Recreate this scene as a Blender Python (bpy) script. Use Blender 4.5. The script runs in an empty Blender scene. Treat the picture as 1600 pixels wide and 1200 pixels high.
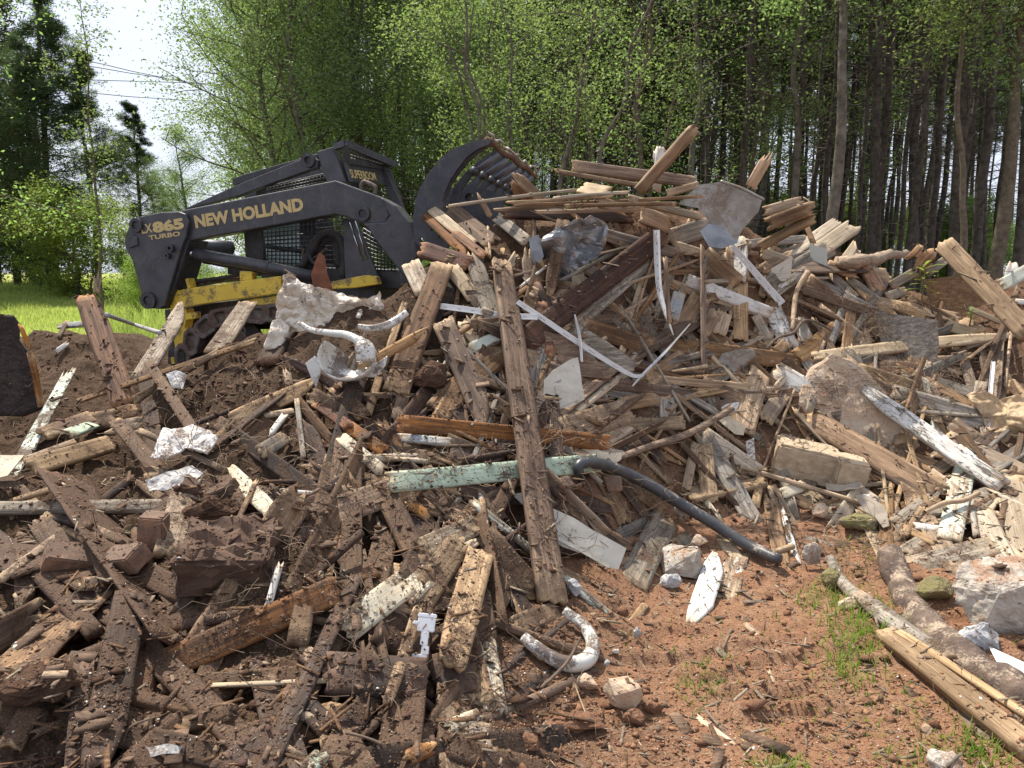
import bpy, bmesh, math, random
import numpy as np
from mathutils import Vector, Matrix, Euler, noise as mnoise
from mathutils.bvhtree import BVHTree
from mathutils.geometry import tessellate_polygon
SC = bpy.context.scene
COL = SC.collection
# ------------------------------------------------------------------ camera
PITCH = math.radians(8.5); F = 1164.0; CH = 1.6
cd = bpy.data.cameras.new('camera'); cam = bpy.data.objects.new('camera', cd); COL.objects.link(cam)
cam.location = (0, 0, CH); cam.rotation_euler = (math.pi/2 - PITCH, 0, 0)
cd.sensor_width = 36.0; cd.lens = 36.0*F/1600; cd.clip_start = 0.05; cd.clip_end = 1500
SC.camera = cam
# ------------------------------------------------------------------ sky and sun
SUN_EL, SUN_AZ = math.radians(60), math.radians(-38)      # azimuth from +Y, negative = to the left
w = bpy.data.worlds.new('World'); SC.world = w; w.use_nodes = True
nt = w.node_tree; nt.nodes.clear()
out = nt.nodes.new('ShaderNodeOutputWorld'); bg = nt.nodes.new('ShaderNodeBackground')
sky = nt.nodes.new('ShaderNodeTexSky'); sky.sky_type = 'NISHITA'; sky.sun_disc = False
sky.sun_elevation = SUN_EL; sky.sun_rotation = SUN_AZ
sky.air_density = 1.0; sky.dust_density = 3.0; sky.ozone_density = 1.0
tcw = nt.nodes.new('ShaderNodeTexCoord')
mpw = nt.nodes.new('ShaderNodeMapping'); mpw.inputs['Scale'].default_value = (1, 1, 2.5)
nw = nt.nodes.new('ShaderNodeTexNoise'); nw.inputs['Scale'].default_value = 2.2; nw.inputs['Detail'].default_value = 6
rw = nt.nodes.new('ShaderNodeMapRange'); rw.inputs[1].default_value = 0.3; rw.inputs[2].default_value = 0.7
rw.inputs[3].default_value = 0.72; rw.inputs[4].default_value = 0.98
mxw = nt.nodes.new('ShaderNodeMixRGB'); mxw.inputs[2].default_value = (3.6, 3.85, 4.5, 1)   # thin high cloud
nt.links.new(tcw.outputs['Generated'], mpw.inputs[0]); nt.links.new(mpw.outputs[0], nw.inputs['Vector'])
nt.links.new(nw.outputs['Fac'], rw.inputs[0]); nt.links.new(rw.outputs[0], mxw.inputs[0])
nt.links.new(sky.outputs[0], mxw.inputs[1]); nt.links.new(mxw.outputs[0], bg.inputs[0])
bg.inputs[1].default_value = 0.15
nt.links.new(bg.outputs[0], out.inputs[0])
sd = bpy.data.lights.new('sun', 'SUN'); so = bpy.data.objects.new('sun', sd); COL.objects.link(so)
sd.energy = 4.6; sd.angle = math.radians(0.6); sd.color = (1.0, 0.93, 0.82)
sdir = Vector((math.sin(SUN_AZ)*math.cos(SUN_EL), math.cos(SUN_AZ)*math.cos(SUN_EL), math.sin(SUN_EL)))
so.rotation_euler = sdir.to_track_quat('Z', 'Y').to_euler()
vs = SC.view_settings; vs.view_transform = 'Standard'; vs.look = 'None'; vs.exposure = 0.76; vs.gamma = 1.0; vs.use_curve_mapping = False
SC.cycles.max_bounces = 6; SC.cycles.diffuse_bounces = 4; SC.cycles.transmission_bounces = 4; SC.cycles.transparent_max_bounces = 8
SC.cycles.use_denoising = True
# ------------------------------------------------------------------ geometry of the view, used to find where things stand
R = Vector((1, 0, 0)); FW = Vector((0, math.cos(PITCH), -math.sin(PITCH))); UP = Vector((0, math.sin(PITCH), math.cos(PITCH)))
CP = Vector((0, 0, CH))
def ray(u, v): return FW + R*((u-800)/F) + UP*((600-v)/F)
def at(u, v, d): return CP + ray(u, v)*d
def proj(p):
    q = Vector(p) - CP; d = q.dot(FW); return 800 + F*q.dot(R)/d, 600 - F*q.dot(UP)/d, d
# ------------------------------------------------------------------ numpy value noise
_rs = np.random.RandomState(5); _LAT = _rs.rand(256, 256)
def vnoise(x, y):
    xi = np.floor(x).astype(int); yi = np.floor(y).astype(int); fx = x-xi; fy = y-yi
    fx = fx*fx*(3-2*fx); fy = fy*fy*(3-2*fy)
    g = lambda a, b: _LAT[a & 255, b & 255]
    return (g(xi, yi)*(1-fx)+g(xi+1, yi)*fx)*(1-fy) + (g(xi, yi+1)*(1-fx)+g(xi+1, yi+1)*fx)*fy
def fbm(x, y, o=4, s=1.0):
    r = 0; a = 0.5; t = 0
    for k in range(o):
        r = r + a*vnoise(x*s+17.3*k, y*s+9.1*k); t += a; a *= .5; s *= 2.03
    return r/t - 0.5
def sstep(a, b, x): t = np.clip((x-a)/(b-a), 0, 1); return t*t*(3-2*t)
# ------------------------------------------------------------------ ground and heap height
ctl = {
 0: [(1200,1.9),(1000,2.5),(850,3.1),(760,3.7),(700,4.4),(650,5.3),(600,6.2),(540,7.5),(508,8.6)],
 200: [(1200,1.9),(1000,2.45),(850,3.0),(760,3.6),(700,4.1),(640,4.8),(590,6.0),(540,7.3),(508,8.6)],
 400: [(1200,1.95),(1000,2.5),(850,3.0),(750,3.5),(680,3.9),(620,4.3),(560,4.6),(505,5.0)],
 550: [(1200,2.0),(1000,2.6),(850,3.1),(750,3.5),(650,3.9),(560,4.3),(490,4.7),(455,5.1)],
 700: [(1200,2.1),(1000,2.7),(850,3.3),(700,3.8),(600,4.2),(500,4.6),(420,5.0),(360,5.4)],
 850: [(1200,2.38),(1100,2.7),(1000,3.05),(900,3.45),(850,3.65),(700,4.1),(600,4.4),(500,4.7),(400,5.0),(335,5.3)],
 1000: [(1200,2.43),(1100,2.8),(1000,3.27),(900,3.88),(850,4.15),(750,4.45),(650,4.75),(550,5.0),(450,5.25),(350,5.5),(300,5.8)],
 1150: [(1200,2.43),(1000,3.28),(880,4.1),(800,4.5),(700,4.85),(600,5.15),(500,5.45),(400,5.75),(345,6.0)],
 1300: [(1200,2.43),(1000,3.28),(880,4.1),(800,4.5),(700,4.9),(600,5.3),(500,5.8),(430,6.2),(375,6.5)],
 1450: [(1200,2.43),(1000,3.2),(900,3.7),(800,4.2),(700,4.8),(600,5.4),(500,6.1),(430,6.6)],
 1600: [(1200,2.35),(1000,3.1),(900,3.6),(800,4.1),(700,4.7),(600,5.4),(500,6.1),(430,6.7)],
}
ctl[-250] = ctl[0]; ctl[1850] = ctl[1600]
cp = []
for u, L in ctl.items():
    for v, d in L:
        p = at(u, v, d); cp.append((p.x, p.y, max(p.z, -0.02)))
for x in (-3.4, -2.6, -1.8, -1.0):
    for y, z in ((6.1, .80), (7.0, .78), (8.0, .78)): cp.append((x, y, z))
for x in np.arange(-8, 7.1, 1.5):
    if x < -1: zz = ((9.3, .74), (10.5, .42), (12, .25), (14, .2))
    else: zz = ((7.8, .9), (9, .35), (10.5, .1), (12, .05), (14, .05))
    for y, z in zz: cp.append((x, y, z))
cp = np.array(cp)
def _tps(r2): return np.where(r2 > 1e-12, r2*np.log(np.maximum(r2, 1e-12))*.5, 0)
_n = len(cp); _A = np.zeros((_n+3, _n+3))
_r2 = ((cp[:, None, :2]-cp[None, :, :2])**2).sum(-1); _A[:_n, :_n] = _tps(_r2)+np.eye(_n)*0.012
_A[:_n, _n] = 1; _A[:_n, _n+1:] = cp[:, :2]; _A[_n, :_n] = 1; _A[_n+1:, :_n] = cp[:, :2].T
_sol = np.linalg.solve(_A, np.concatenate([cp[:, 2], [0, 0, 0]]))
def H0(x, y):
    x = np.asarray(x, float); y = np.asarray(y, float); sh = x.shape
    xc = np.clip(x, -8, 6.5).ravel(); yc = np.clip(y, 1.5, 13.5).ravel(); z = np.empty(len(xc))
    for a in range(0, len(xc), 20000):
        X = xc[a:a+20000]; Y = yc[a:a+20000]
        r2 = (X[:, None]-cp[None, :, 0])**2 + (Y[:, None]-cp[None, :, 1])**2
        z[a:a+20000] = _tps(r2)@_sol[:_n] + _sol[_n] + _sol[_n+1]*X + _sol[_n+2]*Y
    z = z.reshape(sh)
    lm = sstep(.12, .45, z)*sstep(9.5, 8, y); z = z+lm*fbm(x, y, 3, 1.9)*np.where(x < .2, .42, .30)
    far = sstep(10.5, 13.5, y); z = z*(1-far) + (0.12+1.15*sstep(11, 36, y))*far
    near = sstep(1.6, 0.6, y); z = z*(1-near)
    side = np.maximum(sstep(5.5, 9, x), sstep(-6.5, -9, x)); z = z*(1-side) + (.1+1.15*sstep(11, 36, y))*side
    return z
GX0, GY0, GS = -7.0, 1.0, 0.03
_gx = np.arange(GX0, 7.5, GS); _gy = np.arange(GY0, 13.0, GS)
_GZ = H0(*np.meshgrid(_gx, _gy))            # lookup grid [iy, ix]
def Hs(x, y):
    fx = np.clip((np.asarray(x, float)-GX0)/GS, 0, len(_gx)-1.001); fy = np.clip((np.asarray(y, float)-GY0)/GS, 0, len(_gy)-1.001)
    ix = fx.astype(int); iy = fy.astype(int); tx = fx-ix; ty = fy-iy
    return (_GZ[iy, ix]*(1-tx)+_GZ[iy, ix+1]*tx)*(1-ty)+(_GZ[iy+1, ix]*(1-tx)+_GZ[iy+1, ix+1]*tx)*ty
def Hn(x, y, e=.12):
    dx = (Hs(x+e, y)-Hs(x-e, y))/(2*e); dy = (Hs(x, y+e)-Hs(x, y-e))/(2*e)
    return Vector((-float(dx), -float(dy), 1)).normalized()
# depth of the first surface along each line of sight: lets boards be laid on the boards beneath them
QW, QH, QS = 520, 360, 4.0; QU0, QV0 = -240.0, -120.0
_uu, _vv = np.meshgrid(QU0+(np.arange(QW)+.5)*QS, QV0+(np.arange(QH)+.5)*QS)
_dx = (_uu-800)/F; _dy = math.cos(PITCH)+math.sin(PITCH)*(600-_vv)/F; _dz = -math.sin(PITCH)+math.cos(PITCH)*(600-_vv)/F
QB = np.full(_uu.shape, 1/40.0); _hit = np.zeros(_uu.shape, bool)
for d in np.arange(1.5, 12, 0.03):
    z = Hs(_dx*d, _dy*d); h = (~_hit) & (CH+_dz*d < z) & (_dy*d < 12.5)
    QB[h] = 1/(d-.015); _hit |= h
QB0 = QB.copy()
def qat(u, v):
    i = np.clip(((np.asarray(v)-QV0)/QS).astype(int), 0, QH-1); j = np.clip(((np.asarray(u)-QU0)/QS).astype(int), 0, QW-1)
    return QB[i, j]
def raster(pts3):
    pr = [proj(p) for p in pts3]
    us = np.array([p[0] for p in pr]); vs_ = np.array([p[1] for p in pr]); q = np.array([1/p[2] for p in pr])
    M = np.stack([np.ones(len(us)), us, vs_], 1); co = np.linalg.lstsq(M, q, rcond=None)[0]
    i0 = max(int((vs_.min()-QV0)/QS), 0); i1 = min(int((vs_.max()-QV0)/QS)+2, QH)
    j0 = max(int((us.min()-QU0)/QS), 0); j1 = min(int((us.max()-QU0)/QS)+2, QW)
    if i1 <= i0 or j1 <= j0: return
    U = _uu[i0:i1, j0:j1]; V = _vv[i0:i1, j0:j1]; ins = np.zeros(U.shape, bool); n = len(us)
    for a in range(n):
        b = (a+1) % n
        c = ((vs_[a] > V) != (vs_[b] > V))
        with np.errstate(divide='ignore', invalid='ignore'):
            xx = (us[b]-us[a])*(V-vs_[a])/(vs_[b]-vs_[a])+us[a]
        ins ^= c & (U < xx)
    qq = co[0]+co[1]*U+co[2]*V
    sub = QB[i0:i1, j0:j1]; sub[ins] = np.maximum(sub[ins], qq[ins])
# ------------------------------------------------------------------ objects
def tag(o, label=None, cat=None, group=None, kind=None):
    if label: o['label'] = label
    if cat: o['category'] = cat
    if group: o['group'] = group
    if kind: o['kind'] = kind
    return o
def link(name, me, parent=None, mat=None):
    o = bpy.data.objects.new(name, me); COL.objects.link(o)
    if parent is not None: o.parent = parent
    if mat is not None:
        me.materials.clear(); me.materials.append(mat)
    return o
def empty(name, loc=(0, 0, 0)):
    o = bpy.data.objects.new(name, None); COL.objects.link(o); o.location = loc; o.empty_display_size = .1; return o
def mesh_np(name, V, Fc, smooth=False):
    """V (n,3), Fc (m,k) all faces with k corners"""
    me = bpy.data.meshes.new(name); V = np.asarray(V, np.float32); Fc = np.asarray(Fc, np.int32)
    me.vertices.add(len(V)); me.vertices.foreach_set('co', V.ravel())
    k = Fc.shape[1]; me.loops.add(Fc.size); me.loops.foreach_set('vertex_index', Fc.ravel())
    me.polygons.add(len(Fc)); me.polygons.foreach_set('loop_start', np.arange(0, Fc.size, k, dtype=np.int32))
    try: me.polygons.foreach_set('loop_total', np.full(len(Fc), k, np.int32))
    except Exception: pass
    me.update(calc_edges=True)
    if smooth: me.polygons.foreach_set('use_smooth', np.ones(len(Fc), bool))
    return me
def mesh_bm(name, bm, smooth=False):
    me = bpy.data.meshes.new(name); bm.normal_update(); bm.to_mesh(me); bm.free()
    if smooth:
        me.polygons.foreach_set('use_smooth', np.ones(len(me.polygons), bool))
    return me
def tube_arrays(pts, rad, sides=8, cap=True):
    P = np.array([tuple(p) for p in pts], float); n = len(P)
    rad = np.broadcast_to(np.asarray(rad, float), (n,))
    T = np.gradient(P, axis=0); T /= np.linalg.norm(T, axis=1)[:, None]+1e-9
    ref = np.array([0, 0, 1.]) if abs(T[0][2]) < .9 else np.array([1., 0, 0])
    V = []; up = ref
    for i in range(n):
        a = np.cross(T[i], up); a /= np.linalg.norm(a)+1e-9; b = np.cross(a, T[i]); up = b
        th = np.arange(sides)/sides*2*np.pi
        V.append(P[i]+rad[i]*(np.cos(th)[:, None]*a+np.sin(th)[:, None]*b))
    V = np.concatenate(V); Fq = []
    i = np.arange(n-1)[:, None]*sides; j = np.arange(sides)[None, :]; j2 = (j+1) % sides
    Fq = np.stack([i+j, i+j2, i+sides+j2, i+sides+j], -1).reshape(-1, 4)
    if cap and sides % 2 == 0:
        extra = []
        for base in (0, (n-1)*sides):
            for k in range(sides//2-1):
                a_, b_, c_, d_ = base+k, base+k+1, base+sides-2-k, base+sides-1-k
                extra.append((a_, b_, c_, d_) if base else (d_, c_, b_, a_))
        Fq = np.concatenate([Fq, np.array(extra)])
    return V, Fq
class Acc:
    def __init__(s): s.V = []; s.F = []; s.n = 0
    def add(s, V, Fq): s.V.append(V); s.F.append(np.asarray(Fq)+s.n); s.n += len(V)
    def mesh(s, name, smooth=False): return mesh_np(name, np.concatenate(s.V), np.concatenate(s.F), smooth)
def spline(pts, n):
    P = np.array([tuple(p) for p in pts], float)
    if len(P) == 2: return P[0]+(P[1]-P[0])*np.linspace(0, 1, n)[:, None]
    Q = np.vstack([2*P[0]-P[1], P, 2*P[-1]-P[-2]]); out = []
    for t in np.linspace(0, len(P)-1-1e-6, n):
        i = int(t); f = t-i; a, b, c, d = Q[i], Q[i+1], Q[i+2], Q[i+3]
        out.append(.5*((2*b)+(c-a)*f+(2*a-5*b+4*c-d)*f*f+(3*b-3*c+d-a)*f**3))
    return np.array(out)
# ------------------------------------------------------------------ materials
def newmat(name):
    m = bpy.data.materials.new(name); m.use_nodes = True; n = m.node_tree; n.nodes.clear()
    o = n.nodes.new('ShaderNodeOutputMaterial'); b = n.nodes.new('ShaderNodeBsdfPrincipled'); n.links.new(b.outputs[0], o.inputs[0])
    return m, n, b, o
class NB:
    def __init__(s, n): s.n = n
    def node(s, t, **kw):
        x = s.n.nodes.new(t)
        for k, v in kw.items():
            if k.startswith('i_'): x.inputs[int(k[2:])].default_value = v
            else: setattr(x, k, v)
        return x
    def L(s, a, b): s.n.links.new(a, b)
    def noise(s, vec, scale, detail=4, rough=.55):
        x = s.node('ShaderNodeTexNoise'); x.inputs['Scale'].default_value = scale; x.inputs['Detail'].default_value = detail
        x.inputs['Roughness'].default_value = rough; s.L(vec, x.inputs['Vector']); return x.outputs['Fac']
    def ramp(s, fac, a, b, ca=0., cb=1.):
        x = s.node('ShaderNodeMapRange'); x.inputs[1].default_value = a; x.inputs[2].default_value = b
        x.inputs[3].default_value = ca; x.inputs[4].default_value = cb; s.L(fac, x.inputs[0]); return x.outputs[0]
    def mix(s, fac, a, b, mode='MIX'):
        x = s.node('ShaderNodeMixRGB'); x.blend_type = mode
        for i, c in ((0, fac), (1, a), (2, b)):
            if isinstance(c, (int, float)): x.inputs[i].default_value = c
            elif isinstance(c, tuple): x.inputs[i].default_value = (*c, 1)
            else: s.L(c, x.inputs[i])
        return x.outputs[0]
    def math(s, op, a, b=0.):
        x = s.node('ShaderNodeMath'); x.operation = op
        for i, c in ((0, a), (1, b)):
            if isinstance(c, (int, float)): x.inputs[i].default_value = c
            else: s.L(c, x.inputs[i])
        return x.outputs[0]
    def mapping(s, vec, sc, loc=None):
        x = s.node('ShaderNodeMapping'); x.inputs['Scale'].default_value = sc; s.L(vec, x.inputs[0])
        if loc is not None: s.L(loc, x.inputs['Location'])
        return x.outputs[0]
    def bump(s, h, strength, dist, prev=None):
        x = s.node('ShaderNodeBump'); x.inputs['Strength'].default_value = strength; x.inputs['Distance'].default_value = dist
        s.L(h, x.inputs['Height'])
        if prev is not None: s.L(prev, x.inputs['Normal'])
        return x.outputs[0]
_MC = {}
WOODS = {   # light, dark
 'grey': ((.37,.32,.255), (.15,.123,.095)), 'tan': ((.46,.325,.195), (.23,.15,.088)), 'fresh': ((.58,.375,.195), (.36,.205,.10)),
 'pale': ((.53,.43,.30), (.34,.26,.17)), 'brown': ((.20,.12,.068), (.08,.047,.029)), 'dark': ((.078,.050,.037), (.032,.021,.017)),
 'purple': ((.10,.066,.048), (.042,.028,.021)), 'rust': ((.36,.155,.05), (.10,.048,.024)), 'rustd': ((.135,.066,.042), (.05,.030,.024)), 'rot': ((.47,.22,.065), (.14,.062,.03)),
 'mortar': ((.41,.34,.245), (.18,.125,.08)), 'red': ((.24,.095,.05), (.08,.038,.026)), 'warm': ((.34,.215,.12), (.155,.093,.053))}
PAINTS = {'white': (.62,.61,.58), 'cream': (.56,.51,.39), 'mint': (.40,.50,.39), 'pgreen': (.55,.60,.52), 'bluegrey': (.33,.36,.38)}
def wood(kind, dirt=1, paint=None, cover=.6):
    key = (kind, dirt, paint, cover)
    if key in _MC: return _MC[key]
    c1, c2 = WOODS[kind]
    m, n, b, o = newmat('wood_'+kind+('_'+paint if paint else '')+str(dirt)); B = NB(n)
    tc = B.node('ShaderNodeTexCoord'); oi = B.node('ShaderNodeObjectInfo'); ge = B.node('ShaderNodeNewGeometry')
    off = B.node('ShaderNodeCombineXYZ')
    for k, f in ((0, 37.), (1, 53.), (2, 71.)): B.L(B.math('MULTIPLY', oi.outputs['Random'], f), off.inputs[k])
    P = B.mapping(tc.outputs['Object'], (1, 1, 1), off.outputs[0])
    G = B.mapping(P, (2.2, 46, 46)); g = B.noise(G, 1.0, 7, .62)
    G2 = B.mapping(P, (5, 190, 190)); g2 = B.noise(G2, 1.0, 3, .6)
    blot = B.noise(P, 5.5, 4, .6)
    col = B.mix(B.ramp(g, .39, .62), c2, c1)
    col = B.mix(B.ramp(g2, .45, .68, 0, .7), col, tuple(x*.45 for x in c2))
    col = B.mix(B.ramp(blot, .4, .72, 0, .55), col, tuple(x*.62 for x in c2))
    # board-to-board difference
    hs = B.node('ShaderNodeHueSaturation'); B.L(col, hs.inputs['Color'])
    B.L(B.ramp(oi.outputs['Random'], 0, 1, .62, 1.32), hs.inputs['Value'])
    rr = B.math('FRACT', B.math('MULTIPLY', oi.outputs['Random'], 7.31)); B.L(B.ramp(rr, 0, 1, .75, 1.15), hs.inputs['Saturation'])
    col = hs.outputs[0]; rough = .82
    # cracks along the grain
    vo = B.node('ShaderNodeTexVoronoi'); vo.feature = 'DISTANCE_TO_EDGE'; vo.inputs['Scale'].default_value = 1
    B.L(B.mapping(P, (.7, 30, 30)), vo.inputs['Vector'])
    crack = B.math('MULTIPLY', B.ramp(vo.outputs['Distance'], 0., .010, 1, 0), B.ramp(B.noise(B.mapping(P, (2.5, 14, 14)), 1., 2), .50, .56))
    col = B.mix(crack, col, tuple(x*.18 for x in c2))
    if paint:
        pc = PAINTS[paint]
        pn = B.noise(B.mapping(P, (4.5, 26, 26)), 1.0, 8, .72)
        th = .5+(cover-.5)*.42
        pm = B.ramp(pn, th+.012, th-.012)
        pm = B.math('MULTIPLY', pm, B.math('SUBTRACT', 1.0, crack))
        pcol = B.mix(B.ramp(B.noise(P, 14, 5, .65), .35, .75), pc, tuple(x*.72*(1, .95, .87)[i] for i, x in enumerate(pc)))
        col = B.mix(pm, col, pcol)
    at_ = B.node('ShaderNodeAttribute'); at_.attribute_name = 'tip'
    tip = B.math('MULTIPLY', at_.outputs['Fac'], B.ramp(B.noise(P, 30, 3), .35, .6, .2, 1))
    tc_ = {'dark': (.22,.12,.07), 'purple': (.2,.12,.08), 'rust': (.42,.2,.08), 'rustd': (.3,.15,.08), 'red': (.4,.2,.1)}.get(kind, (.52,.37,.22))
    col = B.mix(B.math('MULTIPLY', tip, .75), col, tc_)
    h = B.math('ADD', B.math('MULTIPLY', g, .6), B.math('MULTIPLY', g2, .35)); h = B.math('SUBTRACT', h, B.math('MULTIPLY', crack, .9))
    # soil stuck on: patches, denser on faces turned upward
    sp = B.node('ShaderNodeSeparateXYZ'); B.L(ge.outputs['Normal'], sp.inputs[0])
    wp = ge.outputs['Position']
    d1 = B.noise(wp, 7.5, 5, .66); d2 = B.noise(wp, 75, 4, .7)
    amt = {0: .17, 1: .33, 2: .40, 3: .55}[dirt]
    dm = B.math('ADD', B.math('ADD', B.math('MULTIPLY', d1, .75), B.math('MULTIPLY', d2, .45)), B.math('MULTIPLY', sp.outputs['Z'], .09))
    dth = 1.0-amt*.78
    dm = B.ramp(dm, dth-.05, dth+.05)
    dcol = B.mix(B.ramp(B.noise(wp, 160, 3, .6), .35, .68), (.038,.021,.013), (.122,.070,.040))
    col = B.mix(B.math('MULTIPLY', dm, .93), col, dcol)
    # pale specks of grit
    spk = B.ramp(B.noise(wp, 210, 2, .5), .705, .74)
    col = B.mix(B.math('MULTIPLY', spk, .65 if dirt else .25), col, (.45,.40,.34))
    nb = B.bump(h, .55, .004); nb = B.bump(B.math('MULTIPLY', dm, B.noise(wp, 90, 4, .7)), .5, .005, nb)
    B.L(col, b.inputs['Base Color']); b.inputs['Roughness'].default_value = rough; b.inputs['Specular IOR Level'].default_value = .28
    B.L(nb, b.inputs['Normal']); _MC[key] = m; return m
def solid(name, c1, c2=None, scale=12, rough=.6, metal=0., spec=.4, dirt=0., bump=.3, bscale=60, bdist=.004, detail=5, dcol=(.10,.058,.038), transl=None, coat=0):
    key = ('s', name)
    if key in _MC: return _MC[key]
    m, n, b, o = newmat(name); B = NB(n); ge = B.node('ShaderNodeNewGeometry'); tc = B.node('ShaderNodeTexCoord'); wp = tc.outputs['Object']
    col = B.mix(B.ramp(B.noise(wp, scale, detail, .65), .36, .66), c1, c2 or tuple(x*.7 for x in c1))
    if dirt > 0:
        sp = B.node('ShaderNodeSeparateXYZ'); B.L(ge.outputs['Normal'], sp.inputs[0])
        d = B.math('ADD', B.math('ADD', B.math('MULTIPLY', B.noise(ge.outputs['Position'], 9, 6, .68), .8), B.math('MULTIPLY', B.noise(ge.outputs['Position'], 85, 3, .7), .4)), B.math('MULTIPLY', sp.outputs['Z'], .08))
        dm = B.ramp(d, 1.0-dirt*.8-.04, 1.0-dirt*.8+.06)
        col = B.mix(B.math('MULTIPLY', dm, .9), col, dcol)
    B.L(col, b.inputs['Base Color']); b.inputs['Roughness'].default_value = rough; b.inputs['Metallic'].default_value = metal
    b.inputs['Specular IOR Level'].default_value = spec; b.inputs['Coat Weight'].default_value = coat
    if bump: B.L(B.bump(B.noise(wp, bscale, 6, .7), bump, bdist), b.inputs['Normal'])
    if transl:
        t = B.node('ShaderNodeBsdfTranslucent'); B.L(col, t.inputs[0]); mx = B.node('ShaderNodeMixShader'); mx.inputs[0].default_value = transl
        B.L(b.outputs[0], mx.inputs[1]); B.L(t.outputs[0], mx.inputs[2]); B.L(mx.outputs[0], o.inputs[0])
    _MC[key] = m; return m
def leafmat(name, c1, c2, c3, tr=.45):
    m, n, b, o = newmat(name); B = NB(n); ge = B.node('ShaderNodeNewGeometry'); oi = B.node('ShaderNodeObjectInfo')
    col = B.mix(B.ramp(B.noise(ge.outputs['Position'], .9, 3), .38, .62), c1, c2)
    col = B.mix(B.ramp(B.noise(ge.outputs['Position'], 9, 2), .5, .75), col, c3)
    hs = B.node('ShaderNodeHueSaturation'); B.L(col, hs.inputs['Color']); B.L(B.ramp(oi.outputs['Random'], 0, 1, .8, 1.25), hs.inputs['Value'])
    B.L(B.ramp(oi.outputs['Random'], 0, 1, .485, .515), hs.inputs['Hue'])
    B.L(hs.outputs[0], b.inputs['Base Color']); b.inputs['Roughness'].default_value = .5; b.inputs['Specular IOR Level'].default_value = .15
    t = B.node('ShaderNodeBsdfTranslucent'); B.L(B.mix(1.0, hs.outputs[0], (1.2,1.3,.85), 'MULTIPLY'), t.inputs[0])
    mx = B.node('ShaderNodeMixShader'); mx.inputs[0].default_value = tr
    B.L(b.outputs[0], mx.inputs[1]); B.L(t.outputs[0], mx.inputs[2]); B.L(mx.outputs[0], o.inputs[0]); return m
# ------------------------------------------------------------------ ground sheet and soil heap
def axis(a, b, s, far, r=1.09):
    c = list(np.arange(a, b+1e-6, s)); st = s; x = b; L = []
    while x < far: st *= r; x += st; L.append(x)
    st = s; x = a; K = []
    while x > -far: st *= r; x -= st; K.append(x)
    return np.array(K[::-1]+c+L)
AX = axis(-3.7, 4.6, .022, 420); AY0 = axis(1.3, 7.4, .022, 600); AY = AY0[AY0 > -30]
XX, YY = np.meshgrid(AX, AY)
ZZ = H0(XX, YY)
heap = sstep(.10, .40, ZZ)*(YY < 11)*(np.abs(XX) < 7)
woodz = sstep(-1.1, .2, XX)*heap
def soil_rough(X, Y):
    a = fbm(X, Y, 3, 1.9)*.08 + fbm(X+40, Y, 4, 6.0)*.075
    rd = 1-np.abs(fbm(X+7, Y+3, 4, 11.)*2.6); b = fbm(X+9, Y+71, 5, 24.)*.055
    return a+b+np.clip(rd-.72, 0, 1)*.05
nearw = sstep(9.5, 7.5, YY)
ZZ = ZZ - woodz*.12 - heap*(1-woodz)*.10 - (1-heap)*.02*nearw + soil_rough(XX, YY)*(.24+.76*heap)*nearw + fbm(XX, YY, 3, .3)*.25*(1-nearw)*sstep(10, 30, YY)
# churned tread marks in the clay at the foot of the heap
tw = sstep(.2, .5, XX)*sstep(4.2, 3.4, YY)*(1-heap)
ph = (YY*math.cos(.25)-XX*math.sin(.25))*2*math.pi/.17+fbm(XX, YY, 3, 3)*9
ZZ += tw*(np.clip(np.sin(ph), -.3, .8)*.034)*sstep(-.08, .12, fbm(XX+3, YY, 3, 1.3))
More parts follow.
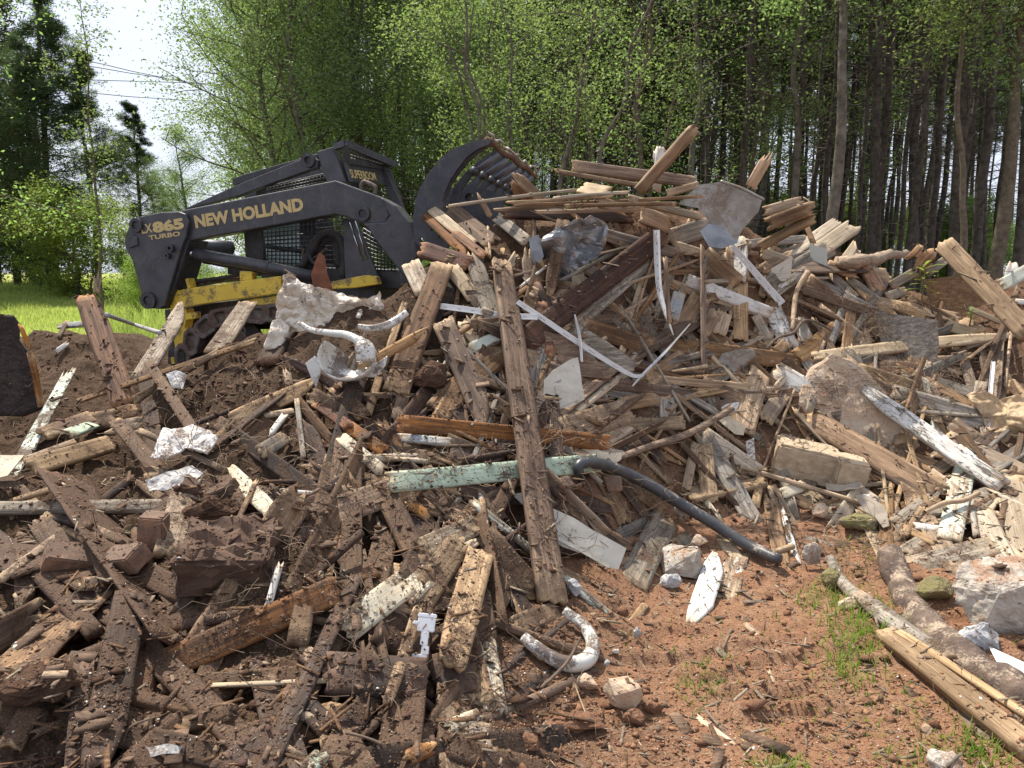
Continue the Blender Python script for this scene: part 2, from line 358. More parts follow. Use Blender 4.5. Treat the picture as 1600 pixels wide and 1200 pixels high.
# ground slopes down behind the trees so the field runs to the horizon
nx, ny = len(AX), len(AY)
Vg = np.stack([XX, YY, ZZ], -1).reshape(-1, 3)
i = np.arange(ny-1)[:, None]*nx; j = np.arange(nx-1)[None, :]
Fg = np.stack([i+j, i+j+1, i+nx+j+1, i+nx+j], -1).reshape(-1, 4)
hc = (heap.reshape(-1)[Fg].mean(1) > .5)
def sub(mask):
    Fs = Fg[mask]; used = np.unique(Fs); mp = np.zeros(len(Vg), int); mp[used] = np.arange(len(used)); return Vg[used], mp[Fs]
def soilmat():
    m, n, b, o = newmat('soil_and_grass'); B = NB(n); ge = B.node('ShaderNodeNewGeometry'); P = ge.outputs['Position']
    s = B.node('ShaderNodeSeparateXYZ'); B.L(P, s.inputs[0])
    n1 = B.noise(P, 3.2, 5, .6); n2 = B.noise(P, 26, 6, .68); n3 = B.noise(P, 120, 4, .7)
    redc = B.mix(B.ramp(n2, .35, .66), (.165,.082,.048), (.35,.205,.122))
    redc = B.mix(B.ramp(n1, .42, .6, 0, .75), redc, (.27,.135,.075))
    redc = B.mix(B.ramp(n3, .5, .72, 0, .6), redc, (.46,.29,.18))
    drk = B.mix(B.ramp(n2, .35, .7), (.044,.027,.017), (.12,.074,.044))
    drk = B.mix(B.ramp(n3, .54, .74, 0, .6), drk, (.20,.13,.08))
    # red clay to the right, dark rotted soil to the left
    xm = B.math('ADD', s.outputs['X'], B.math('MULTIPLY', n1, 1.3))
    col = B.mix(B.ramp(xm, .35, 1.25), drk, redc)
    hz = B.ramp(B.math('ADD', s.outputs['Z'], B.math('MULTIPLY', n1, .4)), .35, .85)
    col = B.mix(B.math('MULTIPLY', hz, .65), col, drk)
    # pale crumbs
    col = B.mix(B.math('MULTIPLY', B.ramp(B.noise(P, 190, 2), .69, .72), .6), col, (.5,.43,.36))
    g = B.mix(B.ramp(B.noise(P, 1.3, 5, .7), .36, .62), (.22,.27,.055), (.36,.37,.10))
    g = B.mix(B.ramp(B.noise(P, .9, 3), .56, .7, 0, .7), g, (.26,.17,.09))
    ym = B.math('ADD', s.outputs['Y'], B.math('MULTIPLY', n1, 1.6))
    gl = B.ramp(ym, 10.2, 11.0)
    lf = B.mix(B.ramp(B.noise(P, 5, 4), .4, .6), (.11,.075,.045), (.07,.09,.03))     # leaf litter under the stand
    fl = B.mix(B.ramp(s.outputs['X'], -4.2, -1.5), g, lf)
    col = B.mix(gl, col, fl)
    B.L(col, b.inputs['Base Color']); b.inputs['Roughness'].default_value = .93; b.inputs['Specular IOR Level'].default_value = .15
    nb = B.bump(n2, .8, .03); nb = B.bump(n3, .8, .009, nb); B.L(nb, b.inputs['Normal']); return m
SOIL = soilmat()
v_, f_ = sub(~hc); tag(link('ground', mesh_np('ground', v_, f_, True), mat=SOIL), kind='structure')
v_, f_ = sub(hc); tag(link('soil_heap', mesh_np('soil_heap', v_, f_, True), mat=SOIL), 'heap of dark crumbly soil under the demolition boards', kind='stuff')
HEAP_V, HEAP_F = Vg, Fg
# a pale strip of road beyond the field
me = mesh_np('road', [(-80, 44, 1.42), (-12, 50, 1.42), (-12, 52.5, 1.42), (-80, 47, 1.42)], [(0, 1, 2, 3)])
tag(link('road', me, mat=solid('road_grey', (.30,.30,.29), rough=.9, bump=0)), kind='structure')
# ------------------------------------------------------------------ trees
BARK_P = solid('bark_pine', (.135,.115,.095), (.05,.042,.035), scale=9, rough=.95, spec=.1, bump=1.0, bscale=16, bdist=.03)
BARK_H = solid('bark_hardwood', (.19,.168,.135), (.07,.06,.048), scale=7, rough=.95, spec=.1, bump=.7, bscale=24, bdist=.012)
BARK_T = solid('bark_thin', (.17,.14,.10), (.085,.07,.05), scale=14, rough=.95, spec=.1, bump=.4, bscale=30)
LEAF_L = leafmat('leaf_light', (.22,.30,.115), (.175,.245,.10), (.28,.35,.13), .52)
LEAF_M = leafmat('leaf_mid', (.175,.235,.10), (.14,.195,.085), (.22,.28,.115), .48)
LEAF_Y = leafmat('leaf_yellow', (.27,.35,.09), (.20,.28,.07), (.34,.40,.11), .52)
NEEDLE = leafmat('needle', (.055,.085,.036), (.075,.105,.045), (.095,.125,.055), .3)
CEDAR = leafmat('cedar', (.055,.085,.035), (.08,.10,.045), (.11,.125,.055), .3)
def leaves(C, rad, per, size, rng, aspect=.5, up=0.5, droop=0.):
    n = len(C)*per
    c = np.repeat(C, per, 0)+rng.normal(size=(n, 3))*np.repeat(rad, per)[:, None]*np.array([1, 1, .75])
    d = rng.normal(size=(n, 3)); d[:, 2] = d[:, 2]*.6-droop; d /= np.linalg.norm(d, axis=1)[:, None]
    nn = rng.normal(size=(n, 3)); nn[:, 2] += up; s = np.cross(d, nn); s /= np.linalg.norm(s, axis=1)[:, None]+1e-9
    L = size*rng.uniform(.6, 1.3, n)[:, None]; W = L*aspect
    nrm = np.cross(s, d)
    a = c; b = c+d*L*.5+s*W*.5+nrm*W*.12; e = c+d*L; f = c+d*L*.5-s*W*.5+nrm*W*.12
    V = np.stack([a, b, e, f], 1).reshape(-1, 3); Fq = np.arange(n*4).reshape(-1, 4); return V, Fq
def gen_tree(seed, h=9., r=.13, cs=.2, nl=26, spread=2.4, per=34, size=.1, crad=.3, stems=1, stem_spread=.8, rise=.6, shape=lambda t: math.sin(math.pi*min(1, max(0, t))**.8)*.85+.25, mat=None, bark=None, name='tree', wob=.16, sub=4):
    rng = np.random.RandomState(seed); T = Acc(); C = []; Rr = []
    for st in range(stems):
        a0 = rng.rand()*6.28; n = 12; p = np.zeros((n, 3)); tt = np.linspace(0, 1, n)
        sp = stem_spread*(1 if stems > 1 else .25)*rng.uniform(.4, 1.2)
        p[:, 2] = tt*h*(rng.uniform(.8, 1.) if stems > 1 else 1)
        wx = np.cumsum(rng.normal(size=n))*wob*.55; wy = np.cumsum(rng.normal(size=n))*wob*.55
        p[:, 0] = math.cos(a0)*sp*tt**.8+wx-wx[0]; p[:, 1] = math.sin(a0)*sp*tt**.8+wy-wy[0]
        if stems > 1: p[:, 0] += math.cos(a0)*.12; p[:, 1] += math.sin(a0)*.12
        rr = r*(1-tt*.88)*(1 if stems == 1 else rng.uniform(.5, .9)); rr[0] *= 1.25
        T.add(*tube_arrays(spline(p, 26), np.interp(np.linspace(0, 1, 26), tt, rr), 8))
        for k in range(max(3, nl//stems)):
            t = cs+(1-cs)*((k+rng.rand())/(nl/stems)); t = min(t, .985)
            base = np.array([np.interp(t, tt, p[:, i]) for i in range(3)]); tn = (t-cs)/(1-cs)
            L = spread*shape(tn)*rng.uniform(.55, 1.15); az = rng.rand()*6.28 if stems == 1 else a0+rng.normal()*1.3
            el = rng.uniform(.15, .75)*rise*1.6+tn*.35
            d = np.array([math.cos(az)*math.cos(el), math.sin(az)*math.cos(el), math.sin(el)])
            q = [base]; 
            for s in range(5): d = d+rng.normal(size=3)*.16+np.array([0, 0, .02]); d /= np.linalg.norm(d); q.append(q[-1]+d*L/5)
            q = np.array(q); br = max(.006, r*.33*(1-t*.6)*min(1, L/1.5))
            T.add(*tube_arrays(q, np.linspace(br, br*.25, 6), 5, False))
            for m in range(sub):
                f = rng.uniform(.3, 1); b = np.array([np.interp(f*5, range(6), q[:, i]) for i in range(3)])
                dd = d+rng.normal(size=3)*.75; dd /= np.linalg.norm(dd); l2 = L*rng.uniform(.22, .5)
                e = b+dd*l2+np.array([0, 0, -.05*l2]); T.add(*tube_arrays([b, (b+e)/2+rng.normal(size=3)*.04*l2, e], [br*.4, br*.28, .004], 4, False))
                for g in (.45, .75, 1.05): C.append(b+(e-b)*g+rng.normal(size=3)*.08); Rr.append(crad*rng.uniform(.45, 1.15))
    V, Fq = leaves(np.array(C), np.array(Rr), int(per*1.6), size*.76, rng)
    return T.mesh(name+'_trunk', True), mesh_np(name+'_crown', V, Fq), bark or BARK_H, mat or LEAF_M
def gen_pine(seed, h=14., r=.13, crown=.62, tufts=330, dead=46, needles=15, spread=1.7, name='pine', sz=.2):
    rng = np.random.RandomState(seed); T = Acc(); n = 16; tt = np.linspace(0, 1, n); p = np.zeros((n, 3)); p[:, 2] = tt*h
    p[:, 0] = np.cumsum(rng.normal(size=n))*.035; p[:, 1] = np.cumsum(rng.normal(size=n))*.035; p[:, :2] -= p[0, :2]
    rr = r*(1-.72*tt); rr[0] *= 1.2; T.add(*tube_arrays(spline(p, 30), np.interp(np.linspace(0, 1, 30), tt, rr)*rng.uniform(.95, 1.05, 30), 9))
    C = []
    for k in range(dead):
        t = rng.uniform(.16, crown+.05); b = np.array([np.interp(t, tt, p[:, i]) for i in range(3)]); az = rng.rand()*6.28; L = rng.uniform(.25, 1.5)*(.5+t)
        d = np.array([math.cos(az), math.sin(az), rng.uniform(-.25, .35)]); q = [b]
        for s in range(4): d = d+rng.normal(size=3)*.2; d /= np.linalg.norm(d); q.append(q[-1]+d*L/4)
        T.add(*tube_arrays(q, np.linspace(.013, .004, 5), 4, False))
        if rng.rand() < .5:
            e = q[2]+rng.normal(size=3)*.3; T.add(*tube_arrays([q[2], e], [.006, .003], 4, False))
    nb = 34
    for k in range(nb):
        t = crown+(1-crown)*(k+rng.rand())/nb; b = np.array([np.interp(t, tt, p[:, i]) for i in range(3)]); az = rng.rand()*6.28
        L = spread*(1.15-(t-crown)/(1-crown))*rng.uniform(.5, 1.1); d = np.array([math.cos(az), math.sin(az), rng.uniform(0, .55)]); q = [b]
        for s in range(4): d = d+rng.normal(size=3)*.14+np.array([0, 0, .04]); d /= np.linalg.norm(d); q.append(q[-1]+d*L/4)
        T.add(*tube_arrays(q, np.linspace(.03, .008, 5), 4, False))
        for m in range(max(2, tufts//nb)): f = rng.uniform(.35, 1)*4; C.append(np.array([np.interp(f, range(5), np.array(q)[:, i]) for i in range(3)])+rng.normal(size=3)*.13*L)
    C = np.array(C); V, Fq = leaves(C, np.full(len(C), .055), needles*2, sz, rng, aspect=.10, up=0, droop=-.1)
    return T.mesh(name+'_trunk', True), mesh_np(name+'_crown', V, Fq), BARK_P, NEEDLE
def gen_conifer(seed, h=9., r=.12, spread=1.8, per=26, name='cedar', low=.04):
    rng = np.random.RandomState(seed); T = Acc(); T.add(*tube_arrays([(0, 0, 0), (.03, .02, h*.5), (0, 0, h)], [r, r*.6, .02], 8)); C = []; Rr = []
    for k in range(130):
        t = low+(1-low)*(k+rng.rand())/130; az = rng.rand()*6.28; L = spread*(1-t)**.6*rng.uniform(.6, 1.15)+.15; el = rng.uniform(-.1, .7)
        b = np.array([0, 0, t*h]); e = b+np.array([math.cos(az)*math.cos(el), math.sin(az)*math.cos(el), math.sin(el)])*L
        T.add(*tube_arrays([b, e], [.016, .005], 4, False))
        for g in np.linspace(.35, 1.05, 6): C.append(b+(e-b)*g+rng.normal(size=3)*.1); Rr.append(.16)
    V, Fq = leaves(np.array(C), np.array(Rr), per, .15, rng, aspect=.28, up=.3); return T.mesh(name+'_trunk', True), mesh_np(name+'_crown', V, Fq), BARK_T, CEDAR
def plant_tree(arch, name, label, cat, x, y, rz=0., s=1., lean=(0, 0), group=None, z=None):
    tm, cm, bark, lm = arch
    zb = float(H0(np.array(x), np.array(y))) if z is None else z
    e = empty(name, (x, y, zb-.05)); e.rotation_euler = (lean[0], lean[1], rz); e.scale = (s, s, s); tag(e, label, cat, group)
    for nm, me, mt in (('trunk', tm, bark), ('crown', cm, lm)):
        if not me.materials: me.materials.append(mt)
        o = bpy.data.objects.new(nm, me); COL.objects.link(o); o.parent = e
    return e
def ux(u, d): return (u-800)/F*d
trng = random.Random(11)
PINES = [gen_pine(20+i, h=[13.5, 14.5, 13, 15][i], r=[.082, .096, .072, .11][i]) for i in range(4)]
BROADS = [gen_tree(1, 9.5, .14, .12, 46, 2.5, 30, .10, .36, mat=LEAF_M, name='broad_a'),
          gen_tree(2, 9.0, .13, .10, 46, 2.5, 30, .10, .36, mat=LEAF_L, name='broad_b'),
          gen_tree(3, 10.5, .15, .25, 40, 2.2, 28, .10, .28, mat=LEAF_M, name='broad_c'),
          gen_tree(4, 8.5, .11, .30, 26, 2.0, 20, .09, .28, mat=LEAF_L, name='broad_d')]
STEMS = [gen_tree(8, 7.6, .085, .42, 34, 1.3, 17, .085, .26, stems=6, stem_spread=1.5, mat=LEAF_L, bark=BARK_H, name='stems_a', rise=.8),
         gen_tree(9, 7.0, .075, .36, 30, 1.4, 15, .085, .26, stems=5, stem_spread=1.2, mat=LEAF_M, bark=BARK_T, name='stems_b', rise=.8)]
SPARSE = [gen_tree(12, 8.0, .075, .35, 24, 1.6, 9, .085, .26, mat=LEAF_L, bark=BARK_T, name='sparse_a', sub=3),
          gen_tree(13, 8.6, .085, .42, 22, 1.8, 10, .09, .28, mat=LEAF_M, bark=BARK_H, name='sparse_b', sub=3)]
BUSH = gen_tree(15, 2.3, .05, .02, 44, 1.25, 26, .085, .17, stems=4, stem_spread=.7, mat=LEAF_Y, bark=BARK_T, name='bush')
BUSHG = gen_tree(16, 2.2, .05, .02, 40, 1.2, 26, .08, .17, stems=4, stem_spread=.7, mat=LEAF_L, bark=BARK_T, name='bushg')
SAPL = gen_tree(17, 7.2, .045, .25, 22, .75, 7, .09, .2, mat=LEAF_L, bark=BARK_T, name='sapling', wob=.07, sub=3)
CEDARS = [gen_conifer(31, name='cedar_a'), gen_conifer(32, 10, .14, 2.3, name='cedar_b')]
OPENP = gen_pine(40, 11.5, .15, .36, 1300, 14, 18, 3.0, 'open_pine', .2)
G = lambda x, y: (x, y)
# --- far left: dark conifers, open pine, sapling, bright bush
for u, d, k, s, lab in ((60, 32, 1, .80, 'low dense evergreen just left of the thin sapling'), (5, 31, 1, .95, 'mid-height dark evergreen at the left behind the grass'), (-30, 27, 1, 1.12, 'dark dense evergreen at the far left edge beyond the grass'),
        (35, 30, 0, 1.25, 'dark evergreen behind the grass, in front of the open-crowned pine'),
        (85, 27, 1, .82, 'lower dark evergreen right of the leftmost evergreens'), (-110, 22, 0, 1.1, 'dark evergreen mostly cut off by the left edge')):
    plant_tree(CEDARS[k], 'evergreen_tree', lab, 'tree', ux(u, d), d, u*.1, s)
plant_tree(OPENP, 'pine_tree', 'tall pine with open rounded crown against the sky at upper left', 'tree', ux(95, 28), 28, .4, 1.0)
plant_tree(OPENP, 'pine_tree', 'darker ragged pine between the thin sapling and the power lines', 'tree', ux(160, 27), 27, 2.4, .72)
plant_tree(OPENP, 'pine_tree', 'ragged pine behind the left edge of the big leafy tree', 'tree', ux(232, 31), 31, 4.4, .62)
plant_tree(SAPL, 'sapling', 'thin tall sapling with sparse leafy top against the sky', 'tree', ux(158, 16), 16, 1., 1.0)
plant_tree(BUSH, 'bush', 'bright yellow-green bush at the edge of the grass, under the sapling', 'bush', ux(140, 25), 25, .3, 1.45)
plant_tree(BUSH, 'bush', 'small bright bush just left of the loader tower', 'bush', ux(215, 20), 20, 2.3, .62)
plant_tree(BUSHG, 'bush', 'low green bush left of the bright yellow-green one', 'bush', ux(75, 29), 29, 1.3, .7)
plant_tree(BROADS[1], 'leafy_tree', 'leafy tree whose branches hang into the top left corner', 'tree', ux(-175, 12.5), 12.5, 1.9, 1.05)
# --- left middle: tall leafy trees
for i, (u, d, k, s, lab) in enumerate(((450, 18.5, 1, 1.0, 'broad leafy tree at the left end of the wood, above the loader tower'),
        (300, 30, 0, .62, 'lower leafy tree behind the loader tower'),
        (500, 20.5, 0, 1.05, 'dense leafy tree behind the loader arm lettering'), (500, 17.5, 2, 1.0, 'tall mid green tree behind the loader cab'),
        (585, 20, 1, 1.05, 'pale green leafy tree just right of the loader cab'), (470, 24, 3, 1.2, 'light green tree set back behind the loader cab'),
        (665, 22, 2, 1.0, 'tall tree with bare lower trunk behind the grapple'), (720, 19, 1, .88, 'bright leafy tree above the left part of the grapple'),
        (470, 25, 2, 1.1, 'tall tree set back behind the loader arm'))):
    plant_tree(BROADS[k], 'leafy_tree', lab, 'tree', ux(u, d), d, i*1.7, s)
plant_tree(STEMS[0], 'multi_stem_tree', 'many-stemmed pale-barked tree behind the top of the grapple', 'tree', ux(835, 13), 13, .5, 1.05)
plant_tree(STEMS[1], 'multi_stem_tree', 'thin multi-stemmed tree left of the diagonal timber on the peak', 'tree', ux(930, 14.5), 14.5, 1.5, 1.05)
plant_tree(STEMS[0], 'multi_stem_tree', 'multi-stemmed tree set back left of the many-stemmed pale one', 'tree', ux(760, 17), 17, 2.5, 1.1)
plant_tree(SPARSE[0], 'leafy_tree', 'slender dark-stemmed tree behind the peak of the pile', 'tree', ux(1010, 13.5), 13.5, .2, 1.05)
plant_tree(SPARSE[1], 'leafy_tree', 'slender leaning tree right of the diagonal timber', 'tree', ux(1085, 14), 14, 1.2, 1.05, (0, .06))
plant_tree(SPARSE[0], 'leafy_tree', 'thin leafy tree behind the bent galvanized sheet', 'tree', ux(1150, 16), 16, 3.2, 1.15)
plant_tree(SPARSE[1], 'leafy_tree', 'thin tree in front of the pines, left of the grey hardwood', 'tree', ux(1215, 15), 15, 4.2, 1.1)
# --- right: hardwoods in front of the pines
plant_tree(gen_tree(51, 7.6, .10, .62, 26, 2.1, 22, .085, .25, mat=LEAF_L, bark=BARK_H, name='oak_a', wob=.11), 'hardwood_tree', 'grey smooth-barked hardwood with a leafy top in front of the pines', 'tree', ux(1268, 10.5), 10.5, 1.0, 1.05, (0, .03))
plant_tree(gen_tree(52, 8.2, .13, .50, 30, 2.4, 20, .085, .25, mat=LEAF_L, bark=BARK_T, name='oak_b', wob=.10), 'hardwood_tree', 'forked hardwood at the right edge of the stand', 'tree', ux(1545, 11.5), 11.5, 2.0, 1.0)
plant_tree(gen_tree(53, 7.0, .07, .66, 24, 2.2, 24, .085, .25, mat=LEAF_L, bark=BARK_T, name='oak_c', wob=.08), 'hardwood_tree', 'thin tree whose leafy boughs hang over the top right corner', 'tree', ux(1475, 11), 11, 0.6, 1.0)
plant_tree(BROADS[3], 'hardwood_tree', 'leafy-topped hardwood among the pines, right of the grey smooth-barked one', 'tree', ux(1360, 20), 20, 1.6, 1.25)
plant_tree(BROADS[3], 'hardwood_tree', 'leafy-topped hardwood set back among the pines left of the grey smooth-barked one', 'tree', ux(1170, 22), 22, 3.6, 1.3)
# --- pines one can point at
for i, (u, d, k, lab) in enumerate(((1283, 16, 0, 'pine just right of the grey smooth-barked hardwood'), (1334, 18, 2, 'pine behind the pale splintered boards'),
        (1354, 15, 1, 'dark pine right of the pale splintered boards'), (1398, 17.5, 2, 'slim pine behind the rotten log'),
        (1418, 14.5, 0, 'dark pine behind the reddish rotten stump wood'), (1482, 13, 3, 'thick dark pine left of the long leaning board'),
        (1508, 14, 1, 'thick pine just behind the long leaning board'), (1582, 12, 3, 'thickest dark pine at the right edge'))):
    plant_tree(PINES[k], 'pine_tree', lab, 'tree', ux(u, d), d, i*2.1, 1.0, (0, .012+.004*(i % 3)))
# --- the rest of the dense stand
PL = 'slim straight pine with dark scaly trunk inside the dense stand'
pts = []
def far_enough(x, y, m): return all((x-a)**2+(y-b)**2 > m*m for a, b in pts)
for lo, hi, n, ulo, uhi, m in ((14.5, 22, 15, 1090, 1680, .8), (22, 34, 80, 860, 1660, 1.0), (34, 52, 110, 640, 1640, 1.2), (19, 34, 26, 520, 1000, 1.1)):
    t = 0; c = 0
    while c < n and t < 6000:
        t += 1; d = trng.uniform(lo, hi); u = trng.uniform(ulo, uhi); x = ux(u, d)
        if far_enough(x, d, m):
            pts.append((x, d)); c += 1
            plant_tree(trng.choice(PINES), 'pine_tree', PL, 'tree', x, d, trng.uniform(0, 6.28), trng.uniform(.82, 1.12), (trng.gauss(0, .012), trng.gauss(.012, .014)), 'pines of the dense stand')
# --- leafy trees deep in the wood that close the view
for i in range(34):
    d = trng.uniform(27, 46); u = trng.uniform(400, 1000) if i < 29 else trng.uniform(1000, 1150)
    plant_tree(BROADS[i % 4], 'leafy_tree', 'green tree deep in the wood behind the front row of leafy trees', 'tree', ux(u, d), d, i*1.3, trng.uniform(1.0, 1.5), group='trees deep in the wood')
for i in range(26):
    d = trng.uniform(30, 50); u = trng.uniform(1000, 1640)
    plant_tree(BUSH if i % 2 else BUSHG, 'bush', 'sunlit bush on the far side of the pine stand', 'bush', ux(u, d), d, i*1.1, trng.uniform(1.0, 1.7), group='bushes beyond the pines')
for i in range(16):
    d = trng.uniform(13, 20); u = trng.uniform(560, 1180)
    plant_tree(BUSHG, 'bush', 'green understorey bush among the trunks behind the pile', 'bush', ux(u, d), d, i*1.9, trng.uniform(.5, .8), group='understorey bushes behind the pile')
# bushes and far trees behind the loader and the grass
for i, (u, d, s) in enumerate(((255, 60, 1.5), (200, 70, 1.3), (290, 52, 1.3), (60, 60, 1.6), (0, 62, 1.7), (-60, 60, 1.6), (130, 66, 1.5))):
    plant_tree(BROADS[i % 2], 'leafy_tree', 'distant tree beyond the grass field, low on the horizon', 'tree', ux(u, d), d, i, s*.55, group='distant trees beyond the grass')
for i, (u, d, s, lab) in enumerate(((340, 19, .55, 'weedy bush seen under the loader arm'), (400, 20, .55, 'low bush behind the yellow loader frame'), (290, 22, .6, 'low green bush behind the loader tower'),
        (240, 24, .7, 'weedy bush between the bright bush and the loader tower'))):
    plant_tree(BUSHG, 'bush', lab, 'bush', ux(u, d), d, i*2., s)
# ------------------------------------------------------------------ grass of the field, one mass
def grass_field(n, xr, yr, hmin, hmax, wd, seed, mask=None):
    rng = np.random.RandomState(seed); x = rng.uniform(*xr, n); y = rng.uniform(*yr, n)
    if mask is not None: k = mask(x, y); x, y = x[k], y[k]; n = len(x)
    z = H0(x, y)+.12*0; h = rng.uniform(hmin, hmax, n)*(.5+vnoise(x*1.3, y*1.3)); a = rng.rand(n)*6.28; l = rng.uniform(.1, .7, n)*h
    w_ = wd*rng.uniform(.6, 1.3, n); sx, sy = np.cos(a), np.sin(a); b = rng.rand(n)*6.28
    P0 = np.stack([x-sx*w_, y-sy*w_, z-.02], -1); P1 = np.stack([x+sx*w_, y+sy*w_, z-.02], -1)
    mx, my = x+np.cos(b)*l*.35, y+np.sin(b)*l*.35
    M1 = np.stack([mx+sx*w_*.8, my+sy*w_*.8, z+h*.6], -1); M0 = np.stack([mx-sx*w_*.8, my-sy*w_*.8, z+h*.6], -1)
    tp = np.stack([x+np.cos(b)*l, y+np.sin(b)*l, z+h], -1); t2 = tp+np.stack([sx*w_*.15, sy*w_*.15, 0*x], -1)
    V = np.stack([P0, P1, M1, M0, t2, tp], 1).reshape(-1, 3); q = np.arange(n)[:, None]*6
    Fq = np.concatenate([q+np.array([0, 1, 2, 3]), q+np.array([3, 2, 4, 5])]); return V, Fq
LEAF_G = leafmat('grass_blade', (.36,.40,.13), (.29,.33,.10), (.48,.46,.20), .45)
A = Acc()
A.add(*grass_field(95000, (-21, -1.0), (10.2, 34), .06, .17, .009, 3, lambda x, y: (y > 10.0+vnoise(x*1.1, y*.7)*1.6) & ((x < -3.2) | (y > 12))))
A.add(*grass_field(9000, (-13, -3.8), (13.5, 20), .3, .75, .007, 4, lambda x, y: (x > -(y*.56)) & (vnoise(x*.8, y*.8) > .35)))
tag(link('field_grass', A.mesh('field_grass'), mat=LEAF_G), 'sunlit green grass of the field behind the heap at the left', kind='stuff')
# ------------------------------------------------------------------ power lines
wm = solid('wire', (.03,.03,.03), rough=.5, bump=0)
for i, (va, vb, ua, ub, lab) in enumerate(((102, 118, 168, 240, 'upper overhead wire between the sapling and the leafy tree'), (105, 121, 150, 250, 'second overhead wire just under the upper one'),
        (146, 154, 150, 250, 'lowest overhead wire crossing the sky gap'), (121, 128, 60, 250, 'middle overhead wire crossing the sky gap'))):
    a, b = at(ua, va, 40), at(ub, vb, 46); a2, b2 = a+(a-b)*4.0, b+(b-a)*1.5
    V, Fq = tube_arrays([a2, a, (a+b)/2+Vector((0, 0, -.03)), b, b2], .022, 6); tag(link('power_line', mesh_np('power_line', V, Fq), mat=wm), lab, 'wire', 'overhead wires')
# ------------------------------------------------------------------ tracked skid steer loader with root grapple
YAW = math.radians(12); FD = Vector((math.cos(YAW), -math.sin(YAW), 0)); ND = Vector((math.sin(YAW), math.cos(YAW), 0))
A0 = at(420, 330, 6.3)
def onpl(u, v, s):                      # point where the sight line meets the machine's plane at lateral offset s
    r = ray(u, v); t = ((A0-CP).dot(ND)+s)/r.dot(ND); return CP+r*t
def Zc(x, y): return 180+x*.3125, 200+y*.3125
def extr(name, pts, s, th, mat, parent, holes=(), bev=.008, conv=Zc):
    loops = [[onpl(*(conv(*p) if conv else p), s) for p in pts]]+[[onpl(*(conv(*p) if conv else p), s) for p in h] for h in holes]
    tri = tessellate_polygon(loops); flat = [p for l in loops for p in l]; n = len(flat)
    bm = bmesh.new(); a = [bm.verts.new(p) for p in flat]; b = [bm.verts.new(p+ND*th) for p in flat]
    for t in tri:
        try: bm.faces.new([a[i] for i in t]); bm.faces.new([b[i] for i in reversed(t)])
        except ValueError: pass
    k = 0
    for l in loops:
        m = len(l)
        for i in range(m):
            try: bm.faces.new([a[k+i], a[k+(i+1) % m], b[k+(i+1) % m], b[k+i]])
            except ValueError: pass
        k += m
    bmesh.ops.recalc_face_normals(bm, faces=bm.faces)
    bmesh.ops.dissolve_limit(bm, angle_limit=.02, verts=bm.verts, edges=bm.edges)
    o = link(name, mesh_bm(name, bm), parent, mat)
    if bev:
        md = o.modifiers.new('bevel', 'BEVEL'); md.width = bev; md.segments = 2; md.limit_method = 'ANGLE'; md.angle_limit = .6
    return o
def tube(name, pts, rad, mat, parent=None, sides=10, n=None):
    P = spline(pts, n) if n else pts
    if n and hasattr(rad, '__len__'): rad = np.interp(np.linspace(0, 1, n), np.linspace(0, 1, len(rad)), rad)
    V, Fq = tube_arrays(P, rad, sides); me = mesh_np(name, V, Fq, sides > 5)
    return link(name, me, parent, mat)
def zt(name, pts, s, rpx, mat, parent, **k):
    return tube(name, [onpl(*Zc(x, y), s if not isinstance(s, (list, tuple)) else s[i]) for i, (x, y) in enumerate(pts)], rpx, mat, parent, **k)
def disc(name, cx, cy, s, r, th, mat, parent, inner=.5, hub=None):
    c = onpl(*Zc(cx, cy), s); bm = bmesh.new(); n = 20; rings = []
    for rr, dd in ((r, 0), (r, -th), (r*inner, -th), (r*inner, -th*.2)):
        rings.append([bm.verts.new(c+FD*(rr*math.cos(i/n*2*math.pi))+Vector((0, 0, 1))*(rr*math.sin(i/n*2*math.pi))+ND*dd) for i in range(n)])
    for q in range(3):
        for i in range(n): bm.faces.new([rings[q][i], rings[q][(i+1) % n], rings[q+1][(i+1) % n], rings[q+1][i]])
    bm.faces.new(rings[3]); bmesh.ops.recalc_face_normals(bm, faces=bm.faces)
    return link(name, mesh_bm(name, bm), parent, mat)
def blackpaint(name, c):
    key = ('s', name)
    m, n, b, o = newmat(name); B = NB(n); ge = B.node('ShaderNodeNewGeometry'); P = ge.outputs['Position']
    s = B.ramp(B.noise(P, 6, 6, .7), .38, .72); col = B.mix(s, c, tuple(x*1.8+.012 for x in c))
    d = B.ramp(B.noise(B.mapping(P, (9, 9, 3)), 1.6, 7, .8), .54, .66); col = B.mix(B.math('MULTIPLY', d, .55), col, (.125,.10,.08))
    sc = B.ramp(B.noise(B.mapping(P, (30, 30, 160)), 1., 3, .6), .665, .69); col = B.mix(B.math('MULTIPLY', sc, .8), col, (.17,.16,.16))
    rs = B.ramp(B.noise(P, 22, 5, .7), .68, .71); col = B.mix(rs, col, (.14,.055,.03))
    B.L(col, b.inputs['Base Color']); B.L(B.ramp(B.noise(P, 14, 5), .3, .7, .30, .58), b.inputs['Roughness']); b.inputs['Specular IOR Level'].default_value = .5
    B.L(B.bump(B.noise(P, 5, 3), .12, .02), b.inputs['Normal']); return m
LB = blackpaint('loader_black', (.034, .034, .038)); LB2 = blackpaint('loader_black_dull', (.020, .020, .022))
LY = solid('loader_yellow', (.72, .50, .055), (.62, .42, .05), scale=5, rough=.45, dirt=.44, bump=.05, dcol=(.13,.09,.055))
LR = solid('rubber', (.022,.021,.021), (.045,.04,.036), rough=.75, dirt=.35)
STL = solid('dirty_steel', (.20,.175,.16), (.09,.075,.07), scale=18, rough=.6, metal=.3, dirt=.52, bump=.5, bscale=40)
CHR = solid('chrome', (.6,.6,.62), (.5,.5,.5), rough=.15, metal=1., bump=0)
